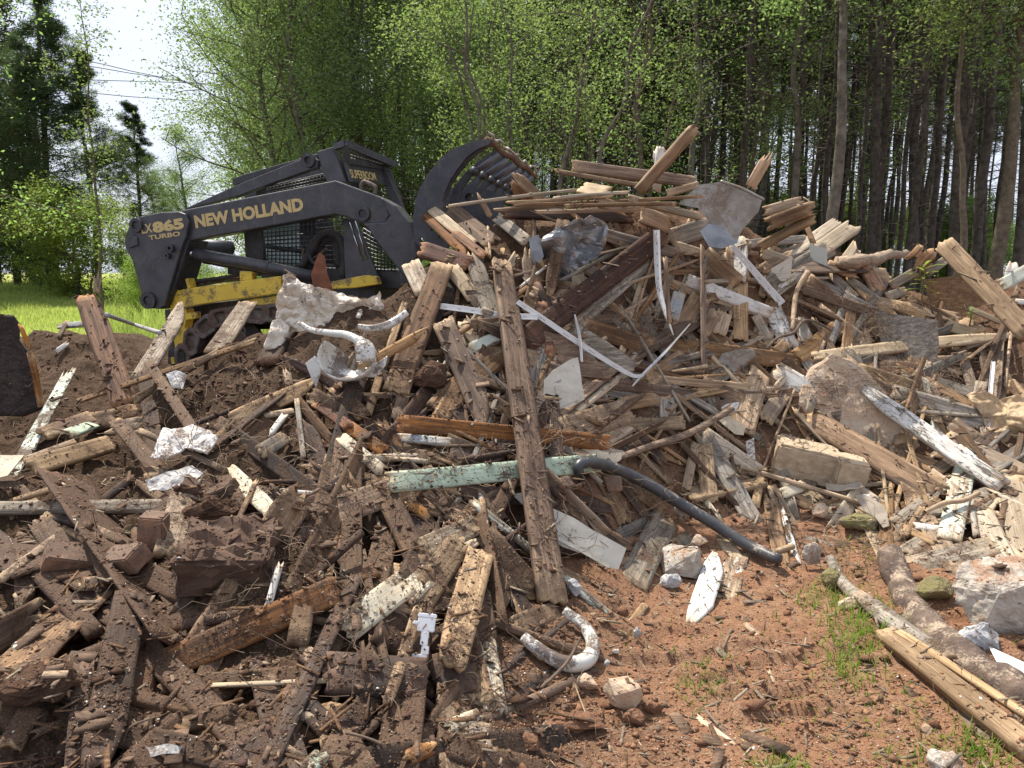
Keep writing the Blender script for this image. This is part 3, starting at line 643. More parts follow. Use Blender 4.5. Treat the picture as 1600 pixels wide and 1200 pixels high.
GOLD = solid('decal_gold', (.60,.46,.20), (.52,.39,.17), scale=40, rough=.5, bump=0)
ldr = empty('skid_steer_loader', tuple(onpl(420, 565, .8)))
tag(ldr, 'black and yellow skid steer loader on steel tracks with its lift arm toward the camera', 'loader')
LCH = []
def P_(o): LCH.append(o); return o
root = None
# lift arm (beam and elbow), rear tower plate
arm = P_(extr('lift_arm', [(330,412),(700,340),(1098,262),(1325,345),(1352,362),(1372,440),(1350,478),(1240,480),(1215,470),(1165,448),(1100,432),(1040,442),(700,502),(360,566),(300,560)], -.02, .14, LB, None, bev=.012))
P_(extr('arm_knee', [(1325,345),(1400,388),(1470,470),(1503,570),(1508,640),(1475,765),(1445,745),(1330,600),(1262,505),(1236,476),(1350,470),(1372,440)], -.06, .18, LB, None, bev=.014))
twr = P_(extr('tower_plate', [(45,560),(52,530),(84,462),(120,444),(230,421),(318,418),(350,430),(366,470),(352,545),(330,600),(245,890),(215,905),(185,903),(150,885),(132,840),(84,662),(50,600)], -.07, .035, LB, None, bev=.008))
P_(extr('tower_edge', [(330,560),(372,560),(300,790),(250,905),(215,905),(245,880)], -.035, .28, LB2, None, bev=.006))
P_(extr('tower_plate', [(60,560),(90,470),(230,440),(340,440),(352,545),(245,890),(160,880)], .16, .03, LB2, None, bev=.006))
for cx, cy, r in ((108, 486, .062), (168, 862, .075), (1240, 428, .062)): P_(disc('pivot_ring', cx, cy, -.075 if cx < 300 else -.025, r, .02, LB2, None, .55))
P_(extr('access_cover', [(52,560),(85,530),(108,545),(112,585),(70,600)], -.085, .012, LB, None, bev=.004))
for cx, cy in ((283, 602), (268, 640)): P_(disc('bolt', cx, cy, -.072, .034 if cy < 620 else .024, .035, LB2, None, .4))
# lettering on the arm and tower
def text(body, p0, p1, capz, s, mat, parent, bold=.02, name='lettering'):
    a = onpl(*Zc(*p0), s); b = onpl(*Zc(*p1), s); X = (b-a); L = X.length; X.normalize(); Y = ND.cross(X)*-1
    if Y.z < 0: Y = -Y
    Zn = X.cross(Y); hh = (onpl(*Zc(p0[0], p0[1]-capz), s)-a).length
    cu = bpy.data.curves.new(name, 'FONT'); cu.body = body; cu.size = 1; cu.offset = bold; cu.extrude = .0; cu.resolution_u = 3
    o = bpy.data.objects.new(name, cu); COL.objects.link(o); bpy.context.view_layer.update()
    xs = [c[0] for c in o.bound_box]; ys = [c[1] for c in o.bound_box]
    me = bpy.data.meshes.new_from_object(o.evaluated_get(bpy.context.evaluated_depsgraph_get())); bpy.data.objects.remove(o)
    x0, x1, y1 = min(xs), max(xs), max(ys); sx = L/(x1-x0); sy = hh/y1
    for vtx in me.vertices:
        c = vtx.co; p = a+X*((c.x-x0)*sx)+Y*(c.y*sy); vtx.co = p
    ob = link(name, me, parent, mat); me.update(); return ob
LET = [(text('NEW HOLLAND', (402,497), (944,408), 60, -.0235, GOLD, None, .05), arm), (text('865', (190,522), (346,499), 52, -.074, GOLD, None, .06), twr),
       (text('LX', (134,528), (188,520), 44, -.074, GOLD, None, .02), twr), (text('TURBO', (170,560), (326,538), 22, -.074, GOLD, None, .03), twr)]
# cylinder and pipes
P_(zt('cylinder_barrel', [(400,630),(640,672),(985,742)], .05, .052, LB, None, sides=14)); P_(zt('cylinder_rod', [(330,618),(405,630)], .05, .026, CHR, None, sides=12))
P_(zt('cylinder_collar', [(765,695),(776,698)], .05, .058, LB2, None, sides=14))
P_(zt('far_cylinder', [(365,582),(580,602)], .9, .07, LB, None, sides=12)); P_(zt('far_cylinder_rod', [(365,580),(330,570)], .9, .03, CHR, None))
P_(zt('hose', [(420,655),(520,685),(640,700),(760,722)], .12, .014, LR, None, n=14)); P_(zt('hose', [(440,670),(560,690),(700,712),(830,735)], .16, .014, LR, None, n=14))
P_(zt('hose', [(925,700),(985,610),(1020,545),(1075,525),(1125,555),(1145,640),(1140,750)], .22, .035, LR, None, n=26)); P_(zt('hose', [(950,705),(1005,620),(1045,570),(1090,560),(1110,600),(1120,700)], .27, .022, LR, None, n=26))
P_(zt('hose', [(940,600),(945,650),(1010,640),(1060,600)], .24, .012, STL, None, n=20)); P_(zt('hose', [(990,560),(970,620),(1000,680),(1100,690)], .2, .016, LR, None, n=20))
P_(zt('grab_handle', [(1228,312),(1232,282),(1248,268),(1296,290),(1303,302),(1298,332)], .06, .016, STL, None, n=22))
# cab: sides, posts, roof overhang, header, mesh screens
P_(extr('cab_link', [(340,412),(350,400),(640,270),(940,150),(985,140),(1010,160),(1008,200),(960,215),(800,270),(600,345)], .20, .07, LB, None))
P_(disc('pivot_ring', 970, 162, .195, .062, .03, LB2, None, .5))
P_(extr('roof_side_rail', [(585,252),(640,232),(1000,130),(1012,128),(1012,148),(800,208),(600,288),(588,284)], .42, .10, LB2, None))
P_(extr('cab_front_post', [(1006,118),(1085,94),(1112,160),(1152,272),(1060,276),(1030,200)], .22, .14, LB, None))
P_(extr('cab_rear_panel', [(640,500),(730,490),(748,720),(700,740),(560,730),(560,690),(650,650)], .33, .9, LB2, None))
P_(extr('cab_post', [(920,455),(1000,445),(1010,720),(935,720)], .34, .06, LB2, None)); P_(extr('cab_post', [(1135,450),(1200,455),(1320,765),(1150,765)], .18, .05, LB, None))
P_(extr('cab_sill', [(730,690),(1150,700),(1320,720),(1320,800),(730,790)], .30, .08, LB2, None)); P_(extr('front_sill', [(1290,700),(1480,720),(1480,805),(1300,800)], .28, 1.0, LB2, None))
P_(zt('trim_strip', [(1172,470),(1235,660)], .172, .006, CHR, None)); P_(zt('trim_strip', [(1200,465),(1258,655)], .172, .005, CHR, None))
P_(extr('cab_top_rail', [(700,300),(1040,225),(1060,240),(1060,262),(700,340)], .33, .06, LB2, None))
def screen(x0, x1, yt0, yt1, yb0, yb1, s, nxb, nyb, r=.0045):
    A = Acc()
    for i in range(nxb+1):
        f = i/nxb; A.add(*tube_arrays([onpl(*Zc(x0+(x1-x0)*f, yt0+(yt1-yt0)*f), s), onpl(*Zc(x0+(x1-x0)*f, yb0+(yb1-yb0)*f), s)], r, 4))
    for i in range(nyb+1):
        f = i/nyb; A.add(*tube_arrays([onpl(*Zc(x0, yt0+(yb0-yt0)*f), s+.006), onpl(*Zc(x1, yt1+(yb1-yt1)*f), s+.006)], r, 4))
    return link('mesh_screen', A.mesh('mesh_screen'), None, LB2)
P_(screen(742, 1145, 490, 440, 690, 710, .30, 20, 11)); P_(screen(760, 1045, 300, 235, 350, 300, .30, 16, 4)); P_(screen(1240, 1400, 500, 600, 700, 715, .26, 9, 9))
glass = solid('cab_glass', (.30,.40,.36), (.24,.33,.30), scale=3, rough=.06, spec=.8, bump=0)
P_(extr('cab_window', [(742,492),(925,472),(940,690),(760,690)], .345, .01, glass, None, bev=0)); P_(zt('window_bar', [(745,590),(938,618)], .335, .02, LB2, None))
P_(extr('far_cab_side', [(650,330),(1000,170),(1040,220),(1040,300),(760,500),(760,700),(660,700)], 1.12, .04, LB2, None, bev=0))
P_(extr('cab_seat_back', [(960,470),(1060,450),(1100,700),(980,720)], .7, .12, LR, None))
# roof overhang spans the width of the cab
def quadbar(a, b, w_, h_, name, mat):
    a, b = Vector(a), Vector(b); d = (b-a).normalized(); s1 = d.cross(Vector((0, 0, 1))).normalized(); s2 = s1.cross(d)
    bm = bmesh.new(); vv = []
    for p in (a, b):
        for i, j in ((-1, -1), (1, -1), (1, 1), (-1, 1)): vv.append(bm.verts.new(p+s1*i*w_/2+s2*j*h_/2))
    for f in ((0,1,2,3), (7,6,5,4), (0,4,5,1), (1,5,6,2), (2,6,7,3), (3,7,4,0)): bm.faces.new([vv[i] for i in f])
    bmesh.ops.recalc_face_normals(bm, faces=bm.faces); return P_(link(name, mesh_bm(name, bm), None, mat))
FLn, FRn = onpl(*Zc(1150, 78), .2), onpl(*Zc(1392, 182), 1.2); BLn, BRn = onpl(*Zc(1160, 165), .25), onpl(*Zc(1345, 196), 1.15)
quadbar(FLn, FRn, .05, .06, 'roof_front_edge', LB); quadbar(BLn, BRn, .04, .05, 'roof_header', LB2); quadbar(FLn, BLn, .05, .04, 'roof_side', LB); quadbar(FRn, BRn, .05, .04, 'roof_side', LB)
quadbar(onpl(*Zc(1098, 96), .2), FLn, .06, .05, 'roof_side', LB)
A = Acc()
for i in range(1, 14): f = i/14; A.add(*tube_arrays([FLn.lerp(FRn, f), BLn.lerp(BRn, f)], .006, 4))
for i in range(1, 5): f = i/5; A.add(*tube_arrays([FLn.lerp(BLn, f), FRn.lerp(BRn, f)], .006, 4))
P_(link('roof_grid', A.mesh('roof_grid'), None, LB2))
c1, c2 = BLn, BRn; dn = Vector((0, 0, -.17))+FD*.05
bm = bmesh.new(); vv = [bm.verts.new(p) for p in (c1, c2, c2+dn, c1+dn)]; bm.faces.new(vv); ex = bmesh.ops.extrude_face_region(bm, geom=bm.faces[:]); bmesh.ops.translate(bm, vec=-FD*.04, verts=[v for v in ex['geom'] if isinstance(v, bmesh.types.BMVert)])
bmesh.ops.recalc_face_normals(bm, faces=bm.faces); hp = P_(link('header_panel', mesh_bm('header_panel', bm), None, LB2))
cu = bpy.data.curves.new('t', 'FONT'); cu.body = 'SUPERBOOM'; cu.offset = .02; ob = bpy.data.objects.new('t', cu); COL.objects.link(ob); bpy.context.view_layer.update()
xs = [c[0] for c in ob.bound_box]; me = bpy.data.meshes.new_from_object(ob.evaluated_get(bpy.context.evaluated_depsgraph_get())); bpy.data.objects.remove(ob)
X = (c2-c1); L = X.length; X.normalize(); Yd = -dn.normalized(); base = c1+dn*.82+FD*.006-X*.03
for v in me.vertices: q = v.co; v.co = base+X*(q.x/max(xs)*L*.66)+Yd*(q.y*.105)
me.update(); LET.append((link('lettering', me, None, GOLD), hp))
quadbar(onpl(*Zc(1335, 200), 1.1), onpl(*Zc(1475, 520), 1.1), .09, .07, 'cab_front_post', LB); quadbar(onpl(*Zc(1365, 210), 1.15), onpl(*Zc(1490, 560), 1.2), .05, .05, 'cab_front_post', LB)
P_(extr('cab_door_frame', [(1160,250),(1200,250),(1330,560),(1290,600)], .6, .04, LB2, None))
# yellow frame
P_(extr('frame_rail', [(252,822),(372,800),(600,770),(830,738),(830,826),(700,842),(470,875),(300,903),(250,900)], .02, .10, LY, None))
P_(extr('frame_rail', [(1078,768),(1250,735),(1302,742),(1314,782),(1200,800),(1078,806)], .06, .10, LY, None))
P_(extr('frame_tab', [(620,714),(684,722),(684,760),(622,766)], .05, .08, LY, None)); P_(extr('frame_tab', [(346,752),(362,750),(376,800),(360,803)], .03, .10, LY, None))
P_(extr('frame_step', [(640,862),(820,832),(815,900),(655,918)], .06, .25, LY, None)); P_(extr('rear_leg', [(272,905),(352,902),(358,935),(345,1000),(372,1020),(350,1100),(300,1112),(292,1060)], .06, .12, LY, None))
P_(extr('leg_tab', [(345,925),(402,918),(404,952),(350,962)], .055, .08, LY, None)); P_(extr('rear_guard', [(245,908),(275,905),(292,1000),(300,1110),(265,1115)], .12, .5, LB2, None))
P_(extr('tail_light', [(262,1112),(345,1118),(350,1170),(285,1190),(262,1180)], .0, .16, LR, None)); P_(extr('light_lens', [(276,1148),(292,1145),(298,1178),(282,1182)], -.006, .02, LY, None, bev=.002))
P_(extr('chassis', [(300,905),(480,875),(830,830),(1300,790),(1300,1000),(420,1010),(360,960)], .30, .9, LB2, None))
P_(zt('hose', [(280,800),(320,775),(450,760),(620,735)], .14, .016, LR, None, n=14)); P_(zt('hose', [(300,795),(400,785),(540,760),(640,752)], .2, .022, STL, None, n=14))
# track loop and wheel
wc = (590, 1110); tyre = P_(disc('tyre', wc[0], wc[1], .12, .34, .04, LR, None, .62)); P_(disc('wheel', wc[0], wc[1], .10, .21, .03, STL, None, .35))
for k in range(8): a = k*math.pi/4; P_(disc('wheel_hole', wc[0]+math.cos(a)*48*1.1, wc[1]-math.sin(a)*50, .072, .022, .004, LR, None, .5))
base_link = None
for k, (cx, cy, an) in enumerate(((372,1070,78), (447,990,35), (522,948,8), (610,935,2), (705,930,-2), (800,925,-4), (890,925,-2), (980,930,-6), (330,1150,88))):
    c = onpl(*Zc(cx, cy), -.02); a = math.radians(an)
    if base_link is None:
        bm = bmesh.new(); pr = [(-.13,-.03),(-.09,-.085),(.05,-.09),(.12,-.05),(.13,.03),(.07,.08),(-.08,.075),(-.125,.03)]
        f = [bm.verts.new((x, 0, z)) for x, z in pr]; g = [bm.verts.new((x*.8, .05, z*.7)) for x, z in pr]; bk = [bm.verts.new((x, .30, z)) for x, z in pr]; n = 8
        inn = [bm.verts.new((x*.62, .0, z*.6)) for x, z in pr]; inn2 = [bm.verts.new((x*.5, .03, z*.5)) for x, z in pr]
        for i in range(n):
            j = (i+1) % n; bm.faces.new([f[i], f[j], bk[j], bk[i]]); bm.faces.new([f[j], f[i], inn[i], inn[j]]); bm.faces.new([inn[j], inn[i], inn2[i], inn2[j]])
        bm.faces.new(inn2); bm.faces.new(bk[::-1]); bmesh.ops.delete(bm, geom=g, context='VERTS'); bmesh.ops.recalc_face_normals(bm, faces=bm.faces)
        me = mesh_bm('track_link', bm); base_link = link('track_link', me, None, STL)
        md = base_link.modifiers.new('bevel', 'BEVEL'); md.width = .008; o = base_link
    else:
        o = base_link.copy(); COL.objects.link(o)
    o.matrix_world = Matrix.Translation(c) @ Matrix.Rotation(-YAW, 4, 'Z') @ Matrix.Rotation(-a, 4, 'Y') @ Matrix.Rotation(random.uniform(-.1, .1), 4, 'X'); P_(o)
P_(zt('cable', [(630,965),(650,1020),(640,1080),(560,1140),(520,1170)], -.04, .007, STL, None, n=16))
for o in LCH:
    mw = o.matrix_world.copy(); o.parent = ldr; o.matrix_parent_inverse = Matrix.Translation(ldr.location).inverted()
for o, p in LET: o.parent = p; o.matrix_parent_inverse = Matrix.Identity(4)
# ------------------------------------------------------------------ root grapple, raised at the front of the loader
def G4(x, y): return 640+x*.1875, 190+y*.1875
LCH2 = []
grp = empty('root_grapple', tuple(onpl(700, 380, .7))); tag(grp, 'black curved root grapple bucket raised behind the left end of the pile', 'loader attachment')
GB = blackpaint('grapple_black', (.024, .025, .031))
def crc(cx, cy, r, n=12): return [(cx+r*math.cos(i/n*6.283), cy+r*math.sin(i/n*6.283)) for i in range(n)]
outer = [(40,1000),(30,830),(45,660),(90,540),(150,440),(240,320),(340,240),(450,190),(560,155),(660,140),(690,152),(660,190),(560,230),(470,300),(400,390),(340,480),(290,590),(265,700),(300,900),(320,1060),(180,1120)]
side = extr('side_plate', outer, -.30, .035, GB, None, holes=[crc(197,898,22), crc(101,985,20), crc(262,960,20)], conv=G4, bev=.006); LCH2.append(side)
inner = [(215,700),(245,600),(290,500),(350,400),(430,310),(520,240),(640,178),(670,190),(560,260),(470,340),(400,430),(340,520),(290,640),(262,740),(250,800)]
LCH2.append(extr('side_plate_flange', inner, -.27, .06, GB, None, conv=G4, bev=.004))
# ribs: the same curved shape repeated across the bucket, one bar each
ref = [(265,1000),(215,820),(215,700),(245,600),(300,480),(380,380),(470,300),(560,240),(640,190),(668,205),(590,262),(505,335),(420,428),(352,525),(322,640),(345,760),(390,900),(400,1000)]
rp = [onpl(*G4(*p), -.3) for p in ref]
def rib(off):
    lo = [p+ND*off for p in rp]; tri = tessellate_polygon([lo]); bm = bmesh.new(); a = [bm.verts.new(p) for p in lo]; b = [bm.verts.new(p+ND*.03) for p in lo]
    for t in tri: bm.faces.new([a[i] for i in t]); bm.faces.new([b[i] for i in reversed(t)])
    n = len(lo)
    for i in range(n): bm.faces.new([a[i], a[(i+1) % n], b[(i+1) % n], b[i]])
    bmesh.ops.recalc_face_normals(bm, faces=bm.faces); o = link('tine', mesh_bm('tine', bm), None, GB); LCH2.append(o)
    # flat bar welded along the inner edge
    q0, q1 = rp[11]+ND*(off+.015), rp[9]+ND*(off+.015)+Vector((0, 0, -.01)); d = (q1-q0)
    V, Fq = tube_arrays([q0-d*.35, q1], .030, 4); LCH2.append(link('tine_bar', mesh_np('tine_bar', V, Fq), None, TB))
    V, Fq = tube_arrays([q0-ND*.05-d*.3, q0+ND*.05-d*.3], .034, 8); LCH2.append(link('tine_boss', mesh_np('tine_boss', V, Fq, False), None, LB))
TB = blackpaint('tine_grey', (.085, .09, .105))
for k in range(1, 7): rib(k*.29)
# perforated back plate low in the bucket
bp = [(380,760),(420,540),(600,560),(860,600),(900,760),(700,800),(400,800)]
LCH2.append(extr('back_plate', [(280,820),(300,560),(470,520),(760,600),(800,860),(560,900)], .25, .03, GB, None, holes=[crc(392,592,38), crc(495,632,36), crc(590,665,34), crc(575,700,1)][:3], conv=G4, bev=0))
lipm = solid('muddy_rust', (.20,.115,.075), (.10,.06,.045), scale=20, rough=.9, bump=.8, bscale=45, bdist=.012)
lp = [rp[8]+ND*t+Vector((0, 0, .03+.012*math.sin(t*9))) for t in np.linspace(0, 2.05, 16)]
V, Fq = tube_arrays(lp, .030, 4); LCH2.append(link('lip_bar', mesh_np('lip_bar', V, Fq), None, lipm))
rp2 = [rp[8]+ND*t+Vector((random.uniform(-.02, .02), 0, .085+.02*math.sin(t*17))) for t in np.linspace(.1, 2.1, 30)]
V, Fq = tube_arrays(rp2, .011, 5); LCH2.append(link('snagged_wire', mesh_np('snagged_wire', V, Fq), None, solid('wire_grey', (.35,.32,.27), rough=.8)))
for o in LCH2: o.parent = grp; o.matrix_parent_inverse = Matrix.Translation(grp.location).inverted()
# ------------------------------------------------------------------ boards, sheets, stones: builders that lay each piece on the pile
LM = [("the loader's tower plate",240,400,'L'),("the yellow loader frame",345,470,'L'),("the torn white sheet",520,462,''),("the broken toilet",575,560,''),
 ("the rusty upright board",165,545,''),("the bricks on the left heap",150,872,''),("the soil-topped brick lump",360,850,''),("the root grapple",730,300,''),
 ("the tall upright post board",828,660,''),("the long mint green board",730,742,''),("the black hose",1070,795,''),("the broken white ring",870,1000,''),
 ("the white plastic bracket",663,992,''),("the long rusty beam",925,440,''),("the crumpled grey metal",885,400,''),("the bent galvanized sheet",1130,335,''),
 ("the rounded concrete slab",1335,640,''),("the split concrete block",1280,718,''),("the grey plywood sheet",1415,525,''),("the bark-covered log",1450,970,''),
 ("the rough concrete lump",1540,950,''),("the crumpled tan bag",1570,660,''),("the cream siding panel",915,835,''),("the split white fence rail",1450,680,''),
 ("the leafy weed",1440,450,''),("the peaked chunk of rubble",970,1080,''),("the orange rust board",790,675,''),("the soiled cream board",630,920,''),
 ("the wide purple-brown plank at lower left",165,1080,''),("the thick dark board end",600,1052,''),("the white scrap of trim",880,600,''),("the dark slab at the left edge",30,570,''),
 ("the long pale board",1420,540,''),("the white weathered beam",1145,465,''),("the long leaning board",1535,450,''),("the plaster crust",290,690,''),
 ("the white pointed picket",1102,920,''),("the pale painted trim plank",1500,765,''),("the splintered brown beam",1365,710,''),("the peak of the pile",1000,300,''),
 ("the grass tufts",1340,1000,''),("the cream broken slat",395,770,''),("the upright white siding scrap",1280,405,''),("the dark brown leaning plank",655,510,''),
 ("the stone chunk by the hose",1065,880,''),("the two sawn pale boards at the right edge",1580,830,''),("the long fresh timber at lower right",1500,1080,'')]
USED = {}
def tiltword(du, dv):
    a = math.degrees(math.atan2(-dv, du)) % 180
    if a < 14 or a > 166: return 'lying level'
    if 76 < a < 104: return 'standing upright'
    if a < 45: return 'sloping gently up to the right'
    if a <= 76: return 'steeply sloping up to the right'
    if a > 135: return 'sloping gently down to the right'
    return 'steeply sloping down to the right'
def autolabel(adj, noun, u, v, tilt=None, skip=None):
    ds = sorted((math.hypot(u-a, (v-b)*1.1), n, a, b) for n, a, b, _ in LM if n != skip)
    def rel(k):
        d, n, a, b = ds[k]
        if abs(v-b) > abs(u-a)*.8: r = 'below' if v > b else 'above'
        else: r = 'right of' if u > a else 'left of'
        return (('just ' if d < 65 else 'well ' if d > 150 else '')+r+' '+n)
    cands = [f'{adj} {noun} {rel(0)}', f'{adj} {noun} {tilt}, {rel(0)}' if tilt else None, f'{adj} {noun} {rel(0)} and {rel(1)}', f'{adj} {noun} {tilt}, {rel(1)}' if tilt else None,
             f'{adj} {noun} {rel(1)}', f'{adj} {noun} {rel(1)} and {rel(2)}', f'{adj} {noun} {rel(0)} and {rel(2)}', f'{adj} {noun} {rel(2)}']
    for c in cands:
        if c and len(c.split()) <= 16 and c not in USED: USED[c] = 1; return c
    c = cands[0]; USED[c] = USED.get(c, 0)+1; return c
ADJ = {'grey':'grey weathered','tan':'tan','fresh':'fresh orange-tan','pale':'pale','brown':'brown','dark':'dark soiled','purple':'purple-brown damp','rust':'rust-red','rot':'orange rotten','mortar':'grit-speckled tan','rustd':'dark rusty','red':'reddish','warm':'warm brown'}
PADJ = {'white':'white-painted','cream':'cream-painted','mint':'mint green painted','pgreen':'pale green painted','bluegrey':'blue-grey painted'}
def plank_mesh(L, W, T, rng, n=10, k=4, j1=.02, j2=.02, t1=1., t2=1., bend=0., twist=0., wav=.01):
    xs = np.linspace(-.5, .5, n+1); V = []; tip = []
    def walk(j):
        w_ = np.array([rng.gauss(0, 1) for _ in range(k+1)]); w_ = (w_-w_.min())/(np.ptp(w_)+1e-6); return w_*j
    e1, e2 = walk(j1), walk(j2); es1, es2 = walk(j1*.35), walk(j2*.35)
    side = rng.choice([-1, 1]); ph = rng.random()*6
    off1, off2 = rng.uniform(-.5, .5), rng.uniform(-.5, .5)
    yw = [[1+rng.uniform(-wav, wav)*2.5 for _ in range(n+1)] for _ in (0, 1)]
    for i, x in enumerate(xs):
        s = x*2; f1 = max(0, (-s-.45)/.55); f2 = max(0, (s-.45)/.55)
        wf = 1-(1-t1)*f1**1.3-(1-t2)*f2**1.3; cy = (off1*f1*(1-t1)+off2*f2*(1-t2))*W
        end = 1 if i in (0, n) else .35 if i in (1, n-1) else 0
        for top in (1, 0):
            for j in range(k+1):
                y = (j/k-.5)*W*wf+cy
                if j == 0: y *= yw[0][i]
                if j == k: y *= yw[1][i]
                xx = x*L; g = 0
                if i <= 1: xx += (e1[j]+(0 if top else es1[j]))*end; g = j1
                if i >= n-1: xx -= (e2[j]+(0 if top else es2[j]))*end; g = j2
                ed = .0 if 0 < j < k else .12*T
                z = (T/2-ed if top else -T/2+ed)+rng.uniform(-.04, .04)*T+bend*(1-s*s)*L+twist*s*y
                if end == 1 and g > .02: z *= rng.uniform(.3, 1)
                V.append((xx, y, z)); tip.append((1. if end == 1 and g > .012 else .25 if end else 0.))
    r = 2*(k+1); Fq = []
    for i in range(n):
        a = i*r; b = a+r
        for j in range(k): Fq.append((a+j, b+j, b+j+1, a+j+1)); Fq.append((a+k+1+j, a+k+2+j, b+k+2+j, b+k+1+j))
        Fq.append((a, a+k+1, b+k+1, b)); Fq.append((a+k, b+k, b+2*k+1, a+2*k+1))
    for a, fl in ((0, 0), (n*r, 1)):
        for j in range(k):
            q = (a+j, a+j+1, a+k+2+j, a+k+1+j); Fq.append(q if not fl else q[::-1])
    me = mesh_np('board', V, Fq); at_ = me.attributes.new('tip', 'FLOAT', 'POINT'); at_.data.foreach_set('value', np.array(tip, np.float32)); return me
PRNG = random.Random(77)
def lay(us, vs_, slack=.0, width=0., du=None, dv=None, pen=.02, maxtilt=1.6):
    """inverse depths at both ends so that the piece rests on what is already there"""
    n = 11; s = np.linspace(0.02, .98, n); L = math.hypot(us[1]-us[0], vs_[1]-vs_[0])+1e-6; pu, pv = -(vs_[1]-vs_[0])/L, (us[1]-us[0])/L
    Q = []
    for c in (-.35, 0, .35):
        Q.append(qat(us[0]+(us[1]-us[0])*s+pu*c*width, vs_[0]+(vs_[1]-vs_[0])*s+pv*c*width))
    q = np.median(np.array(Q), 0); q = np.where(q < 1/11., np.nan, q)
    if np.all(np.isnan(q)): return None
    need = 1/(1/q+pen+.0)            # may sink this far into what lies below
    best = None; ok = ~np.isnan(need); sv, qv = s[ok], need[ok]
    for i in range(len(sv)):
        for j in list(range(i+1, len(sv)))+[-1]:
            b = 0. if j == -1 else (qv[j]-qv[i])/(sv[j]-sv[i]); a = qv[i]-b*sv[i]
            ln = a+b*sv; viol = np.maximum(0, qv-ln)
            if a <= .02 or a+b <= .02: continue
            d1, d2 = 1/a, 1/(a+b); lat = L/F*(d1+d2)/2
            if abs(d1-d2) > maxtilt*lat+.05: continue
            cost = np.maximum(0, ln-qv).sum()+viol.sum()*3.0
            if best is None or cost < best[0]: best = (cost, d1, d2)
    if best is None: d = 1/np.nanmax(q); return d, d
    return best[1], best[2]
NPL = [0]; BOARDS = []
def B(u1, v1, u2, v2, w, kind='brown', label=None, paint=None, cover=.6, t=.022, j=(.02, .02), tp=(1, 1), dirt=None, d=None, face=.55, roll=0., bend=0., twist=None, name=None, group=None, pen=.025, noun=None, adj=None, cat=None, over=0.):
    if d is None:
        r_ = lay((u1, u2), (v1, v2), width=w, pen=pen)
        d1, d2 = r_ if r_ else (6.2, 6.2)
        d1 -= over; d2 -= over
    else: d1, d2 = d
    p1, p2 = at(u1, v1, d1), at(u2, v2, d2); mid = (p1+p2)/2; a = (p2-p1); L = a.length; a.normalize()
    c = (CP-mid).normalized(); sn = Hn(mid.x, mid.y)
    m = sn*(1-face)+c*face; n = (m-a*m.dot(a))
    if n.length < .15: n = c-a*c.dot(a)
    n.normalize()
    if roll: n = Matrix.Rotation(roll, 3, a) @ n
    b = n.cross(a).normalized(); e = c.cross(a).normalized(); fac = max(.45, abs(b.dot(e)))
    dm = (d1+d2)/2; W = w*dm/F/fac
    W = max(.006, W); T = min(t, W*.9) if W < .03 else t
    if dirt is None:
        mu = (u1+u2)/2; mv = (v1+v2)/2
        dirt = 2 if mu < 760 and mv > 560 else 1 if mu < 1000 and mv > 450 else 0
        if mu < 640 and mv > 700: dirt = 2
    rng = PRNG; n_ = int(min(16, max(4, L/.07)))
    me = plank_mesh(L, W, T, rng, n_, 8 if W > .07 else 5 if W > .04 else 3, j[0], j[1], tp[0], tp[1], bend, (rng.gauss(0, .06) if twist is None else twist))
    nm = name or ('batten' if W < .035 else ('board_scrap' if L < .3 else 'plank' if L > .75 else 'board') if T < .035 else 'beam')
    o = link(nm, me, mat=wood(kind, dirt, paint, cover))
    Mx = Matrix((( a.x, b.x, n.x, 0), (a.y, b.y, n.y, 0), (a.z, b.z, n.z, 0), (0, 0, 0, 1)))
    o.matrix_world = Matrix.Translation(mid-n*T/2) @ Mx
    raster([p1-b*W/2, p2-b*W/2, p2+b*W/2, p1+b*W/2])
    adj = adj or (PADJ[paint] if paint else ADJ[kind]); 
    noun = noun or {'batten': 'thin strip', 'board': 'board', 'plank': 'plank', 'beam': 'timber'}.get(nm, nm.replace('_', ' '))
    if label is None: label = autolabel(adj, noun, (u1+u2)/2, (v1+v2)/2, tiltword(u2-u1, v2-v1))
    else: USED[label] = 1
    tag(o, label, cat or {'batten': 'strip of wood', 'board': 'board', 'beam': 'timber'}.get(nm, nm.replace('_', ' ')), group or 'boards of the demolition pile'); NPL[0] += 1; BOARDS.append(o)
    return o
def plane_fit(poly, pen=.01, face=.5, dofs=0.):
    c = np.mean(poly, 0); r = [qat(*p) for p in poly]+[qat(*((np.array(p)+c)/2)) for p in poly]+[qat(*c)]
    r = np.array([float(x) for x in r]); P = np.array(list(poly)+[tuple((np.array(p)+c)/2) for p in poly]+[tuple(c)])
    r = np.where(r < 1/11., np.median(r), r)
    d = 1/np.percentile(r, 62)+pen-dofs; p = at(c[0], c[1], d); cc = (CP-p).normalized(); n = (Hn(p.x, p.y)*(1-face)+cc*face).normalized(); return p, n
def hit(p, n, u, v):
    r_ = ray(u, v); t = (p-CP).dot(n)/r_.dot(n); return CP+r_*t
